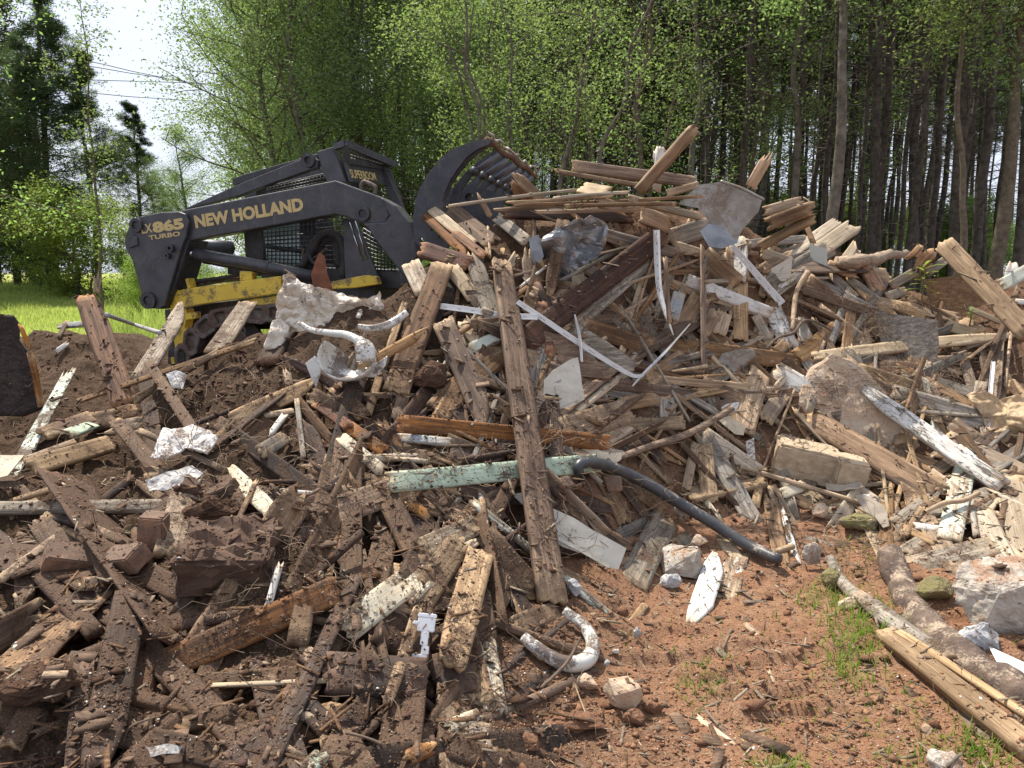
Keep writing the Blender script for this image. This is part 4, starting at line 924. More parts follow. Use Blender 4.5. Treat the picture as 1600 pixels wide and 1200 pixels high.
def S(poly, mat, label, cat, name='sheet', th=.004, amp=.01, cuts=3, freq=6., face=.5, seed=0, smooth=False, fold=0., pen=.0, dofs=0., group=None, d=None, n=None, rasterize=True, crease=0.):
    """a thin sheet with the outline given, creased and with real thickness"""
    if d is not None:
        c = np.mean(poly, 0); p = at(c[0], c[1], d); cc = (CP-p).normalized(); nn = (Hn(p.x, p.y)*(1-face)+cc*face).normalized()
    else: p, nn = plane_fit(poly, pen, face, dofs)
    if n is not None: nn = Vector(n).normalized()
    pts = [hit(p, nn, *q) for q in poly]; bm = bmesh.new(); vs_ = [bm.verts.new(q) for q in pts]
    for t in tessellate_polygon([pts]):
        try: bm.faces.new([vs_[i] for i in t])
        except ValueError: pass
    for _ in range(cuts):
        lens = [e.calc_length() for e in bm.edges]; mx = max(lens)
        bmesh.ops.subdivide_edges(bm, edges=[e for e in bm.edges if e.calc_length() > mx*.45], cuts=1, use_grid_fill=False)
        bmesh.ops.triangulate(bm, faces=[f for f in bm.faces if len(f.verts) > 3])
    for v in bm.verts:
        q = v.co*freq+Vector((seed*7.1, seed*3.3, 0)); z = mnoise.fractal(q, .9, 2.1, 4)*amp
        if crease: z += (abs(mnoise.noise(q*.6+Vector((9, 2, 4))))*2-.5)*crease
        tn = Vector((mnoise.noise(q*1.7+Vector((5, 0, 0))), mnoise.noise(q*1.7+Vector((0, 5, 0))), mnoise.noise(q*1.7)))*amp*.6
        v.co += nn*z+tn
    bmesh.ops.recalc_face_normals(bm, faces=bm.faces)
    loc = p.copy()
    for v in bm.verts: v.co -= loc
    o = link(name, mesh_bm(name, bm, smooth), None, mat); o.location = loc
    md = o.modifiers.new('thickness', 'SOLIDIFY'); md.thickness = th; md.offset = 0
    if rasterize: raster(pts)
    USED[label] = 1; tag(o, label, cat, group); return o
def rock(u, v, wpx, hpx, mat, label, cat='stone', name='stone', seed=0, n=26, depth=.8, rough=.012, dd=0., rz=0., boxy=0., d=None, freq=9, smooth=False, group=None, subd=3, flat=1., base=None):
    rg = random.Random(seed*13+5)
    dq = 1/float(qat(u, v+hpx*.25)) if d is None else d
    dq += dd; wd, hd = wpx*dq/F, hpx*dq/F; c = at(u, v, dq+wd*depth*.18)
    bm = bmesh.new()
    for i in range(n):
        p = Vector((rg.gauss(0, 1), rg.gauss(0, 1), rg.gauss(0, 1))).normalized()
        if boxy: p = Vector([math.copysign(min(1, abs(x)*(1+boxy)), x) for x in p])
        if p.z < -.5: p.z = -.5
        bm.verts.new(Vector((p.x*wd/2, p.y*wd*depth/2, p.z*hd/2*flat))*rg.uniform(.86, 1.0))
    r_ = bmesh.ops.convex_hull(bm, input=bm.verts); bmesh.ops.delete(bm, geom=[g for g in r_.get('geom_interior', []) if isinstance(g, bmesh.types.BMVert)], context='VERTS')
    bmesh.ops.triangulate(bm, faces=bm.faces)
    for _ in range(subd):
        bmesh.ops.subdivide_edges(bm, edges=bm.edges[:], cuts=1, use_grid_fill=True, smooth=.05); bmesh.ops.triangulate(bm, faces=[f for f in bm.faces if len(f.verts) > 3])
        if len(bm.verts) > 1500: break
    bm.normal_update()
    for q in bm.verts:
        s = q.co*freq+Vector((seed, 0, 0)); q.co += q.normal*(mnoise.fractal(s, .7, 2.2, 5)*rough)
    o = link(name, mesh_bm(name, bm, smooth), None, mat); o.location = c; o.rotation_euler = (0, 0, rz); USED[label] = 1; tag(o, label, cat, group)
    raster([at(u+wpx*.45*math.cos(a), v+hpx*.45*math.sin(a), dq) for a in np.linspace(0, 6.28, 9)[:-1]])
    return o
def brick(u, v, size, rot, mat, label, dd=0., d=None, seed=0, name='brick', cat='brick', group=None, wob=.004, soil=None):
    dq = (1/float(qat(u, v)) if d is None else d)+dd; c = at(u, v, dq+.03)
    bm = bmesh.new(); bmesh.ops.create_cube(bm, size=1); bmesh.ops.scale(bm, vec=Vector(size), verts=bm.verts)
    bmesh.ops.bevel(bm, geom=bm.edges[:], offset=min(size)*.07, segments=2, affect='EDGES')
    bmesh.ops.triangulate(bm, faces=bm.faces)
    for _ in range(3): bmesh.ops.subdivide_edges(bm, edges=[e for e in bm.edges if e.calc_length() > min(size)*.22], cuts=1, use_grid_fill=True); bmesh.ops.triangulate(bm, faces=[f for f in bm.faces if len(f.verts) > 3])
    bm.normal_update()
    for q in bm.verts: q.co += q.normal*(mnoise.fractal(q.co*16+Vector((seed*5, 0, 0)), .8, 2.1, 4)*wob)
    o = link(name, mesh_bm(name, bm), None, mat); o.location = c; o.rotation_euler = rot; USED[label] = 1; tag(o, label, cat, group)
    rr = max(size[:2])*F/dq*.4; raster([at(u+rr*math.cos(a), v+rr*math.sin(a), dq) for a in np.linspace(0, 6.28, 9)[:-1]]); return o
def T_(pts, rpx, mat, label, cat, name, sides=10, n=24, d=None, lift=.0, group=None, pen=.0, knob=0.):
    """bent round piece: hose, branch, log"""
    us = [p[0] for p in pts]; vs_ = [p[1] for p in pts]
    if d is None:
        q = [float(qat(u, v)) for u, v in pts]; ds = [1/max(x, .1) for x in q]
        ds = [min(ds[i], np.mean(ds[max(0, i-1):i+2])) - lift + pen for i in range(len(ds))]
    else: ds = d
    P = [at(u, v, dd) for u, v, dd in zip(us, vs_, ds)]; dm = np.mean(ds)
    rr = [x*dm/F for x in rpx] if hasattr(rpx, '__len__') else rpx*dm/F
    Pn = spline(P, n); rad = np.interp(np.linspace(0, 1, n), np.linspace(0, 1, len(rpx)), rr) if hasattr(rpx, '__len__') else rr
    V, Fq = tube_arrays(Pn, rad, sides); c = V.mean(0)
    if knob:
        ctr = np.repeat(Pn, sides, 0); w_ = np.array([1+knob*mnoise.fractal(Vector(x)*7, .8, 2.1, 4) for x in V]); V = ctr+(V-ctr)*w_[:, None]
    o = link(name, mesh_np(name, V-c, Fq, True), None, mat); o.location = tuple(c)
    for i in range(len(P)-1):
        a = (P[i+1]-P[i]).normalized(); cc = (CP-P[i]).normalized(); b = cc.cross(a)*(float(np.mean(rr))); raster([P[i]-b, P[i+1]-b, P[i+1]+b, P[i]+b])
    USED[label] = 1; tag(o, label, cat, group); return o

def slab(poly, th, mat, label, cat, name, seed=0, face=.6, amp=.012, freq=9, cuts=4, pen=.0, dofs=0., d=None, bev=.03):
    """a thick broken plate: outline, rounded edge, rough skin"""
    if d is not None: c = np.mean(poly, 0); p = at(c[0], c[1], d); cc = (CP-p).normalized(); nn = (Hn(p.x, p.y)*(1-face)+cc*face).normalized()
    else: p, nn = plane_fit(poly, pen, face, dofs)
    pts = [hit(p, nn, *q) for q in poly]; ctr = sum(pts, Vector())/len(pts); bm = bmesh.new()
    loops = [[ctr+(q-ctr)*s+nn*z for q in pts] for s, z in ((.97, -th), (1.0, -th*.7), (1.01, -th*.25), (.985, -.1*th), (.94, 0.))]
    R = [[bm.verts.new(q) for q in l] for l in loops]; n = len(pts)
    for a, b in zip(R, R[1:]):
        for i in range(n): bm.faces.new([a[i], a[(i+1) % n], b[(i+1) % n], b[i]])
    for t in tessellate_polygon([loops[-1]]): bm.faces.new([R[-1][i] for i in t])
    for t in tessellate_polygon([loops[0]]): bm.faces.new([R[0][i] for i in t])
    for _ in range(cuts):
        bmesh.ops.triangulate(bm, faces=[f for f in bm.faces if len(f.verts) > 3]); mx = max(e.calc_length() for e in bm.edges)
        bmesh.ops.subdivide_edges(bm, edges=[e for e in bm.edges if e.calc_length() > max(.018, mx*.4)], cuts=1)
        bmesh.ops.triangulate(bm, faces=[f for f in bm.faces if len(f.verts) > 3])
    bmesh.ops.recalc_face_normals(bm, faces=bm.faces); bm.normal_update()
    for v in bm.verts: v.co += v.normal*(mnoise.fractal(v.co*freq+Vector((seed, 0, 0)), .75, 2.2, 5)*amp+max(0, mnoise.noise(v.co*3.1+Vector((seed, 4, 0))))*amp)
    for v in bm.verts: v.co -= p
    o = link(name, mesh_bm(name, bm), None, mat); o.location = p; raster(pts); USED[label] = 1; tag(o, label, cat); return o
# ------------------------------------------------------------------ materials of the odd pieces
M_CONC = solid('concrete', (.48,.44,.38), (.30,.26,.21), scale=14, rough=.92, dirt=.40, bump=.9, bscale=50, bdist=.008, dcol=(.30,.17,.10))
M_CONCO = solid('concrete_orange', (.52,.42,.31), (.42,.28,.18), scale=9, rough=.92, dirt=.30, bump=.9, bscale=60, bdist=.008, dcol=(.36,.18,.10))
M_CONCG = solid('concrete_grey', (.42,.42,.42), (.30,.29,.28), scale=14, rough=.92, dirt=.30, bump=.8, bscale=50, bdist=.006)
M_TANBLK = solid('tan_block', (.50,.40,.27), (.38,.28,.18), scale=22, rough=.92, dirt=.30, bump=.9, bscale=90, bdist=.005, dcol=(.45,.37,.28))
M_BRICK = solid('brick_soiled', (.30,.165,.10), (.19,.11,.07), scale=16, rough=.93, dirt=.50, bump=.8, bscale=70, bdist=.004, dcol=(.14,.095,.07))
M_BRICKD = solid('brick_dark', (.13,.082,.055), (.065,.042,.032), scale=16, rough=.93, dirt=.55, bump=.8, bscale=70, bdist=.006)
M_CLOD = solid('clod', (.105,.062,.042), (.055,.034,.025), scale=22, rough=.97, dirt=.5, bump=1., bscale=45, bdist=.015, spec=.1)
M_CLAY = solid('clay_clod', (.24,.13,.08), (.16,.085,.052), scale=22, rough=.97, dirt=.3, bump=1., bscale=55, bdist=.012, spec=.1, dcol=(.3,.17,.1))
M_MOSS = solid('mossy_stone', (.21,.19,.07), (.20,.16,.10), scale=16, rough=.95, dirt=.3, bump=1., bscale=70, bdist=.01)
M_PORC = solid('porcelain', (.66,.66,.62), (.58,.57,.51), scale=4, rough=.22, spec=.5, dirt=.45, bump=.02, coat=.3)
M_PVCW = solid('white_vinyl', (.58,.58,.575), (.50,.49,.465), scale=5, rough=.45, dirt=.27, bump=.05)
M_SIDE = solid('cream_siding', (.58,.555,.47), (.50,.465,.38), scale=6, rough=.55, dirt=.33, bump=.05)
M_SIDEG = solid('grey_siding', (.48,.50,.45), (.42,.44,.39), scale=4, rough=.55, dirt=.30, bump=.05)
M_TARP = solid('torn_sheet', (.80,.74,.64), (.60,.51,.40), scale=9, rough=.7, dirt=.38, bump=.5, bscale=40, bdist=.008, dcol=(.24,.16,.11), transl=.15)
M_BAG = solid('tan_bag', (.62,.46,.28), (.50,.36,.21), scale=5, rough=.45, dirt=.25, bump=.4, bscale=14, bdist=.02, transl=.3)
M_GALV = solid('galvanized', (.36,.345,.31), (.22,.205,.175), scale=7, rough=.55, metal=.35, dirt=.46, bump=.35, bscale=45, dcol=(.20,.15,.11))
M_GALVD = solid('crumpled_metal', (.30,.31,.32), (.14,.14,.145), scale=6, rough=.42, metal=.6, dirt=.32, bump=.3, bscale=20)
M_RUST = solid('rusted_metal', (.22,.085,.04), (.10,.04,.025), scale=9, rough=.8, metal=.1, dirt=.28, bump=.6, bscale=50)
M_PLY = solid('grey_plywood', (.40,.37,.36), (.30,.26,.25), scale=5, rough=.85, dirt=.28, bump=.3, bscale=40)
M_PLYB = solid('brown_plywood', (.27,.16,.095), (.18,.10,.06), scale=4, rough=.85, dirt=.34, bump=.3, bscale=40)
M_HOSE = solid('black_hose', (.035,.037,.042), (.07,.07,.072), scale=8, rough=.38, spec=.5, dirt=.33, bump=.1, dcol=(.42,.35,.27))
M_PIPE = solid('grey_pipe', (.38,.38,.37), (.28,.27,.26), rough=.5, dirt=.32, bump=.1)
M_PLAS = solid('plaster', (.74,.71,.66), (.58,.54,.48), scale=16, rough=.9, dirt=.40, bump=.7, bscale=40, bdist=.006)
M_BARK = solid('log_bark', (.17,.12,.09), (.062,.043,.036), scale=13, rough=.9, dirt=.36, bump=1., bscale=26, bdist=.014, dcol=(.42,.33,.24))
M_TWIG = solid('twig', (.15,.105,.075), (.08,.055,.04), scale=20, rough=.9, bump=.5)
M_TWIGT = solid('twig_tan', (.42,.31,.20), (.27,.19,.12), scale=20, rough=.85, bump=.5)
M_SLATE = solid('flat_chip', (.36,.31,.25), (.26,.22,.17), scale=10, rough=.85, dirt=.3, bump=.4)
M_PAPER = solid('cream_flake', (.66,.58,.44), (.52,.44,.32), scale=8, rough=.8, dirt=.3, bump=.4)
M_SLAB = solid('dark_slab', (.075,.045,.032), (.035,.022,.018), scale=6, rough=.85, dirt=.30, bump=.7, bscale=30, bdist=.01)
# ------------------------------------------------------------------ loose boards deep in the pile, laid first
frng = random.Random(4)
def filler(n, ur, vr, kinds, dirts, angs, lr=(80, 260), wr=(9, 30), adj=None, paintp=0., grp='loose boards deep in the pile', ok=None):
    c = 0; t = 0
    while c < n and t < n*20:
        t += 1; u, v = frng.uniform(*ur), frng.uniform(*vr)
        if ok and not ok(u, v): continue
        q = float(qat(u, v)); 
        if q < 1/8.5: continue
        a = math.radians(frng.choice(angs)+frng.gauss(0, 14)); sc = q*4.6; L = frng.uniform(*lr)*sc; W = frng.uniform(*wr)*sc
        du, dv = math.cos(a)*L/2, -math.sin(a)*L/2
        if float(qat(u+du, v+dv)) < 1/9. or float(qat(u-du, v-dv)) < 1/9.: continue
        k = frng.choice(kinds); p = frng.choice(['white', 'cream', 'pgreen']) if frng.random() < paintp else None
        B(u-du, v-dv, u+du, v+dv, W, k, paint=p, cover=frng.uniform(.35, .7), dirt=frng.choice(dirts), j=(frng.choice([0, .02, .05, .1, .15]), frng.choice([0, .02, .05, .1, .15])),
          tp=frng.choice([(1, 1), (1, 1), (1, .85), (.8, 1), (1, .5), (1, 1), (.4, 1)]), t=frng.choice([.012, .018, .022, .036]), face=frng.uniform(.3, .8), roll=frng.gauss(0, .35), pen=(.05 if u > 800 else .085), group=grp); c += 1
GW = ['grey', 'tan', 'warm', 'brown', 'tan', 'grey', 'warm', 'brown', 'pale']; DW = ['brown', 'dark', 'purple', 'brown', 'warm', 'rustd', 'tan']
hi = lambda u, v: v > 345+abs(u-1010)*.16 and not (u < 1060 and v > 840) and not (1150 < u and v > 880+(u-1150)*.1)
filler(130, (690, 1600), (340, 640), GW, [0, 0, 1], [-40, 30, 60, -65, 10, -20, 85], (80, 300), (6, 25), ok=hi, paintp=.06)
filler(60, (950, 1600), (560, 860), GW, [0, 1], [-50, 30, 60, -70, -25], (50, 150), (8, 26), ok=hi, paintp=.08)
filler(60, (480, 960), (440, 860), DW, [1, 2, 2], [-50, 60, -60, 80, 20, -20], (60, 220), (9, 30))
filler(85, (-20, 820), (640, 1190), DW+['purple', 'brown'], [2, 2, 3], [-50, 30, 60, 10, -20, 80], (50, 240), (8, 34), paintp=.04)
filler(26, (1180, 1600), (700, 860), ['tan', 'grey', 'pale', 'warm'], [0, 1], [-40, 30, 60, -20], (40, 110), (6, 20), ok=hi)
filler(75, (700, 1600), (360, 760), GW, [0, 1], [-35, 25, 60, -60, 5, -15, 80], (120, 330), (4, 9), ok=hi, grp='thin laths deep in the pile')
filler(35, (300, 900), (560, 1100), DW, [1, 2], [-50, 30, 60, 10], (90, 240), (4, 9), grp='thin laths deep in the pile')
# ------------------------------------------------------------------ big pieces lying low
slab([(0,492),(22,491),(32,507),(30,530),(42,545),(56,600),(66,637),(40,648),(-60,650),(-60,500)], .05, wood('dark', 1), 'big dark slab with a broken orange edge standing at the left edge', 'slab', 'dark_slab', 3, face=.8, amp=.01, d=4.6, freq=5)
B(30,505,46,545,6,'rot',dirt=0,d=(4.58,4.58),label='orange broken edge of the dark slab, upper part',t=.03) ; B(46,548,64,636,9,'rot',dirt=0,d=(4.58,4.58),label='orange broken edge of the dark slab, lower part',t=.03)
S([(850,518),(880,525),(960,585),(950,592),(905,588),(848,568)], wood('warm', 0), 'wide plain brown panel under the thin white vinyl strip', 'panel', 'brown_plywood', .02, .002, 2, 3, .6)
S([(912,512),(950,535),(997,570),(985,579),(955,582),(925,560),(908,540)], wood('grey', 0), 'dull grey panel end just above the vinyl strip bend', 'panel', 'grey_sheet', .015, .002, 2, 3, .6)
S([(1445,437),(1530,427),(1540,475),(1500,490),(1452,480)], wood('warm', 0), 'brown panel behind the leafy weed', 'panel', 'brown_plywood', .02, .003, 2, 3, .8)
slab([(1240,640),(1250,600),(1268,572),(1300,553),(1332,560),(1352,580),(1385,612),(1412,648),(1434,684),(1425,700),(1400,706),(1350,695),(1300,680),(1255,662)], .12, M_CONCO, 'big rounded orange-tan concrete slab lying tilted among the boards', 'concrete slab', 'concrete_slab', 3, face=.55)
S([(1367,487),(1380,489),(1465,500),(1467,540),(1462,575),(1430,580),(1400,572),(1378,545)], wood('grey', 0), 'grey wavy-grained plywood sheet standing behind the long pale board', 'plywood', 'plywood_sheet', .012, .004, 3, 4, .8)
# ------------------------------------------------------------------ peak and upper pile
B(784,330,992,338,16,'dark',label='long dark wet beam across the top of the pile below the thin strips',t=.05,dirt=0,j=(.03,.03))
B(650,385,737,412,24,'red',label='reddish rotten board end just below the grapple side plate',j=(.06,.04),t=.04)
for (a, b_, c, d_, w_, k, lab) in ((652,326,728,398,13,'rust','lowest rust-red splinter of the fan against the grapple'),(662,316,742,384,17,'pale','pale splintered board of the fan against the grapple'),
      (697,320,770,380,26,'brown','wide brown board of the fan against the grapple'),(700,355,760,402,14,'rust','short rust-red board under the fan of splintered boards')):
    B(a,b_,c,d_,w_,k,label=lab,j=(.10,.05),tp=(.6,1),t=.025,dirt=0)
B(773,335,825,378,18,'grey',label='grey weathered board end right of the fan of splintered boards',j=(.06,.03),dirt=0)
B(800,268,852,318,17,'warm',label='brown splintered board sticking up in front of the grapple tines',j=(.09,.02),tp=(.7,1),dirt=0,d=(5.25,5.35))
B(795,283,830,315,18,'rust',label='rust-tinted short board behind the brown splintered board',j=(.08,.02),tp=(.5,1),dirt=0,d=(5.35,5.4))
B(745,300,768,340,8,'warm',label='small jagged stake left of the grey weathered board end',j=(.08,.02),tp=(.4,1),dirt=0,d=(5.2,5.2))
B(755,355,762,400,5,'tan',label='first thin upright splinter above the grey leaning stub'); B(762,352,766,402,4,'tan',label='second thin upright splinter above the grey leaning stub')
B(893,258,1090,284,17,'warm',label='broad tan board lying along the top of the pile',t=.04,dirt=0,d=(5.3,5.5),j=(.02,.04)); B(865,266,1012,291,6,'tan',label='narrow board under the broad tan board on top',dirt=0,d=(5.25,5.35),t=.02)
B(1172,294,1205,235,17,'fresh',label='fresh orange-tan board end sticking up right of the galvanized sheet',j=(.02,.09),tp=(1,.55),dirt=0,d=(5.75,5.75),t=.03)
B(1033,228,1026,300,13,'grey',paint='white',cover=.95,label='white post standing on the peak behind the diagonal timber',dirt=0,d=(5.6,5.6)); B(1023,232,1030,262,9,'pale',paint='white',cover=.9,label='broken tip of white trim beside the white post',dirt=0,d=(5.65,5.65),tp=(.4,1),j=(.05,.0))
B(1000,300,1090,198,17,'warm',label='square timber pointing diagonally up from the peak of the pile',t=.06,dirt=0,d=(5.2,5.1),roll=.35,j=(.0,.03),face=.4,name='timber',cat='timber')
for i,(a,b_,c,d_,w_,k) in enumerate(((700,322,905,296,5,'pale'),(770,328,1000,312,5,'tan'),(800,320,1100,306,5,'warm'),(835,331,1010,325,6,'tan'),(860,310,985,300,5,'pale'),(880,322,1060,318,6,'warm'),(790,316,960,306,4,'tan'))):
    B(a,b_,c,d_,w_,k,dirt=0,t=.01,group='thin lath strips on the peak',label=['longest pale lath reaching left over the grapple','lath strip second from the bottom of the stack on the peak','long brown lath crossing the foot of the diagonal timber','lowest lath strip above the dark wet beam','short pale lath on top of the stack on the peak','warm brown lath ending beside the galvanized sheet','thin tan lath ending above the crumpled grey metal'][i],bend=PRNG.uniform(-.02,.03),pen=.01,d=(4.98-i*.015,5.05-i*.015))
B(903,290,950,300,18,'pale',label='pale splintery board end under the broad tan board',dirt=0,j=(.08,.05)); B(930,312,985,330,16,'tan',dirt=0,j=(.03,.06))
B(985,310,1098,339,11,'pale',label='pale thin board sloping to the galvanized sheet',dirt=0); B(1040,302,1095,287,11,'fresh',dirt=0,label='fresh tan board below the white post',d=(5.1,5.2))
B(1047,372,1112,352,30,'grey',label='grey-tan beam end left of the galvanized sheet',t=.06,dirt=0)
galv = S([(1060,318),(1093,288),(1128,283),(1192,310),(1186,330),(1158,362),(1148,380),(1110,384),(1095,360),(1108,345),(1090,325)], M_GALV, 'bent galvanized metal sheet hanging over the right side of the peak', 'metal sheet', 'metal_sheet', .003, .008, 4, 3., .75, 3, False, crease=.035, d=5.15)
flap = S([(1108,386),(1094,362),(1106,350),(1160,356),(1152,380),(1130,388)], M_GALVD, 'darker folded-under lower flap of the bent galvanized sheet', 'metal sheet', 'folded_flap', .003, .005, 3, 4, .2, 33, False, dofs=.0, d=5.12)
rim_ = T_([(1126,283),(1160,295),(1194,312)],[2.5,3,2.5],M_GALV,'rolled rim along the top of the bent galvanized sheet','metal rim','rolled_rim',6,d=[5.1,5.05,5.0])
for o in (flap, rim_):
    o.parent = galv; o.matrix_parent_inverse = Matrix.Translation(galv.location).inverted(); del o['category']; del o['label']
B(1190,330,1258,312,15,'tan',dirt=0,j=(.03,.05),label='upper splintered timber right of the galvanized sheet',t=.04,d=(5.5,5.4)); B(1195,352,1276,322,22,'warm',dirt=0,j=(.04,.05),label='thick split timber with a sawn end right of the galvanized sheet',t=.07,d=(5.35,5.2),roll=.3)
B(1185,385,1275,338,14,'tan',dirt=0,label='lower half of the split timber right of the galvanized sheet',t=.05,d=(5.4,5.25))
B(1258,345,1272,380,7,'warm',dirt=0,label='thin round stick below the sawn end of the split timber',d=(5.5,5.4))
B(1232,398,1312,342,16,'pale',dirt=0,j=(.03,.10),label='upper of the two pale splintered boards pointing up right'); B(1268,398,1340,348,26,'pale',dirt=0,j=(.03,.12),label='lower wide pale board with a split end pointing up right',t=.03)
B(1196,452,1300,385,30,'grey',dirt=0,label='wide grey board sloping up toward the upright white siding scrap',t=.03); B(1205,462,1262,420,16,'grey',paint='white',cover=.3,dirt=0)
B(1170,380,1262,372,12,'grey',dirt=0); B(1190,395,1240,410,16,'pale',dirt=0); B(1193,420,1238,398,18,'warm',dirt=0,t=.04,label='brown timber end left of the upright white siding scrap')
B(1318,408,1340,378,14,'pale',dirt=0,tp=(1,.3),label='pale pointed board scrap behind the rotten log'); B(1330,410,1346,392,12,'pale',dirt=0,tp=(1,.4))
B(1095,395,1152,446,34,'warm',dirt=0,t=.05,label='thick warm brown timber block above the white weathered beam'); B(1052,382,1098,396,14,'pale',dirt=0,t=.03)
B(1160,368,1154,438,22,'grey',paint='white',cover=.62,dirt=0,label='upright board with peeling white paint beside the slotted vinyl strip'); B(1140,380,1143,440,10,'tan',dirt=0)
B(1157,440,1158,532,22,'tan',dirt=0,label='upright tan board below the end of the white weathered beam'); B(1180,490,1206,540,15,'grey',dirt=0)
B(1060,517,1096,462,30,'warm',dirt=0,label='warm brown board leaning below the white weathered beam'); B(1080,515,1108,466,8,'brown',dirt=0); B(1098,523,1120,484,20,'tan',dirt=0); B(1122,522,1134,486,24,'tan',dirt=0,label='tan board with a rounded edge leaning below the white beam')
B(1050,500,1063,455,20,'grey',paint='bluegrey',cover=.8,dirt=0); B(1010,487,999,522,27,'brown',dirt=1); B(1040,400,1047,508,6,'warm',dirt=0,label='thin brown stick hanging beside the hanging vinyl strip',d=(4.85,4.8))
B(1072,436,1212,492,19,'grey',paint='white',cover=.66,dirt=0,t=.045,j=(.02,.05),label='white weathered beam with a splintered yellow end in the middle of the pile',name='timber',cat='timber')
B(1205,478,1236,545,26,'grey',paint='white',cover=.55,dirt=0,label='peeling white clapboard right of the slotted vinyl strip end'); B(1245,495,1262,532,19,'grey',paint='white',cover=.4,dirt=0)
B(1255,440,1322,492,34,'brown',dirt=0,t=.05,label='thick brown timber below the upright white siding scrap',name='timber',cat='timber'); B(1275,480,1362,540,18,'tan',dirt=0); B(1295,425,1337,466,13,'grey',dirt=0); B(1325,435,1377,473,12,'grey',dirt=0)
B(1295,413,1345,431,15,'fresh',dirt=0,j=(.01,.06),label='fresh board scrap with a torn end below the rotten log'); B(1362,430,1390,430,24,'tan',dirt=0,t=.06,label='squared block end right of the twisted grey post'); B(1343,404,1376,456,19,'rot',dirt=0,j=(.07,.03),label='twisted rotten post leaning over the straw')
B(1310,414,1418,397,17,'tan',dirt=0,t=.05,j=(.05,.07),wav=.05,label='rotten log end lying along the back of the pile') if False else T_([(1305,410),(1350,408),(1390,398),(1418,396)],[8,9,8,6],wood('tan',0),'rotten log end lying along the back of the pile','log','log',12,24,knob=.6)
B(1424,418,1456,384,34,'rot',dirt=0,t=.06,j=(.1,.10),label='reddish crumbling stump wood at the back of the pile')
B(1385,463,1418,453,14,'grey',dirt=0); B(1418,466,1492,502,15,'brown',dirt=0,t=.05); B(1390,447,1432,423,14,'grey',dirt=0); B(1445,428,1482,403,13,'grey',dirt=0); B(1432,440,1450,408,16,'grey',dirt=0)
B(1400,475,1446,496,14,'tan',dirt=0); B(1475,506,1526,522,17,'pale',dirt=0); B(1500,500,1530,520,22,'warm',dirt=0,t=.05)
B(1575,465,1585,408,20,'grey',paint='white',cover=.95,dirt=0,label='white picket top standing at the right edge',d=(6.6,6.6),tp=(1,.5)); B(1562,447,1610,420,20,'grey',paint='pgreen',cover=.95,dirt=0,label='pale green painted board at the right edge beside the white picket',d=(6.4,6.3)); B(1585,470,1625,474,8,'pale',paint='white',cover=.9,dirt=0)
# ------------------------------------------------------------------ middle of the pile
B(735,390,777,512,27,'grey',dirt=0,j=(.09,.03),tp=(.6,1),label='grey splintered board left of the tall upright post board'); B(700,410,746,472,22,'pale',dirt=0,j=(.05,.05)); B(720,500,746,537,16,'pale',dirt=0)
B(845,470,858,560,20,'red',dirt=1); B(858,560,872,740,22,'purple',dirt=1,label='dark purplish upright board behind the tall post board'); B(838,440,868,500,14,'dark',dirt=1)
B(790,542,682,642,40,'warm',dirt=1,t=.05,label='weathered timber end left of the tall upright post board')
B(1022,398,900,506,24,'grey',paint='pgreen',cover=.25,dirt=0,t=.04,label='greenish grey board along the underside of the long rusty beam',name='timber',cat='timber')
S([(838,402),(850,372),(880,352),(925,336),(955,350),(950,378),(935,400),(905,420),(885,455),(868,470),(862,440)], M_GALVD, 'crumpled grey metal sheet under the peak of the pile', 'metal sheet', 'metal_sheet', .003, .05, 4, 7, .8, 5, False, crease=.12, dofs=.03)
S([(826,372),(842,366),(850,400),(838,420),(828,400)], M_GALVD, 'small folded metal piece left of the crumpled grey metal', 'metal sheet', 'metal_piece', .003, .01, 2, 5, .8, 6, dofs=.03)
B(810,450,855,415,4,'pale',paint='white',cover=.8,dirt=0)
B(1040,362,818,535,36,'rustd',dirt=1,t=.06,label='long rusty-topped beam sloping down left from the peak of the pile',name='beam',cat='beam',j=(.03,.01),over=.04,face=.6)
B(1002,332,1048,352,24,'fresh',dirt=0,t=.06,label='fresh broken end block at the top of the long rusty beam',over=.05,j=(.03,.03))
B(881,342,857,464,20,'brown',dirt=1,label='hanging brown board with a pale worn patch in front of the crumpled metal',tp=(1,.5),j=(.01,.06),over=.05)
B(1030,536,1270,568,25,'warm',dirt=1,t=.05,label='long warm brown beam across the middle right of the pile',name='beam',cat='beam'); B(907,506,1022,545,27,'brown',dirt=2,t=.03,label='root-covered brown board above the bend of the vinyl strip',j=(.02,.03)); B(1012,594,1073,556,30,'warm',dirt=0,t=.04)
B(1108,600,1178,550,22,'grey',dirt=0); S([(1107,575),(1130,552),(1160,546),(1178,545),(1183,556),(1150,580),(1112,594)], M_GALV, 'curled rusty tan metal flake above the leaning tan planks', 'metal flake', 'metal_flake', .002, .015, 3, 6, .8, 7, True, crease=.02, dofs=.02)
B(1095,595,1162,626,20,'brown',dirt=1); B(880,672,986,640,42,'tan',dirt=1,t=.025,label='broad tan board below the brown root-covered ones'); B(893,590,1122,622,18,'brown',dirt=2,t=.03,label='long dark brown board right of the white scrap of trim'); B(965,665,1072,660,22,'tan',dirt=1,t=.04,label='tan timber lying level below the long dark brown board'); B(968,632,1030,620,22,'warm',dirt=1)
B(1190,576,1160,676,34,'tan',dirt=0,label='wide tan leaning board right of the thin curved batten'); B(1208,576,1287,622,30,'grey',paint='white',cover=.5,dirt=0,t=.05,label='white weathered short beam left of the rounded slab',name='timber',cat='timber')
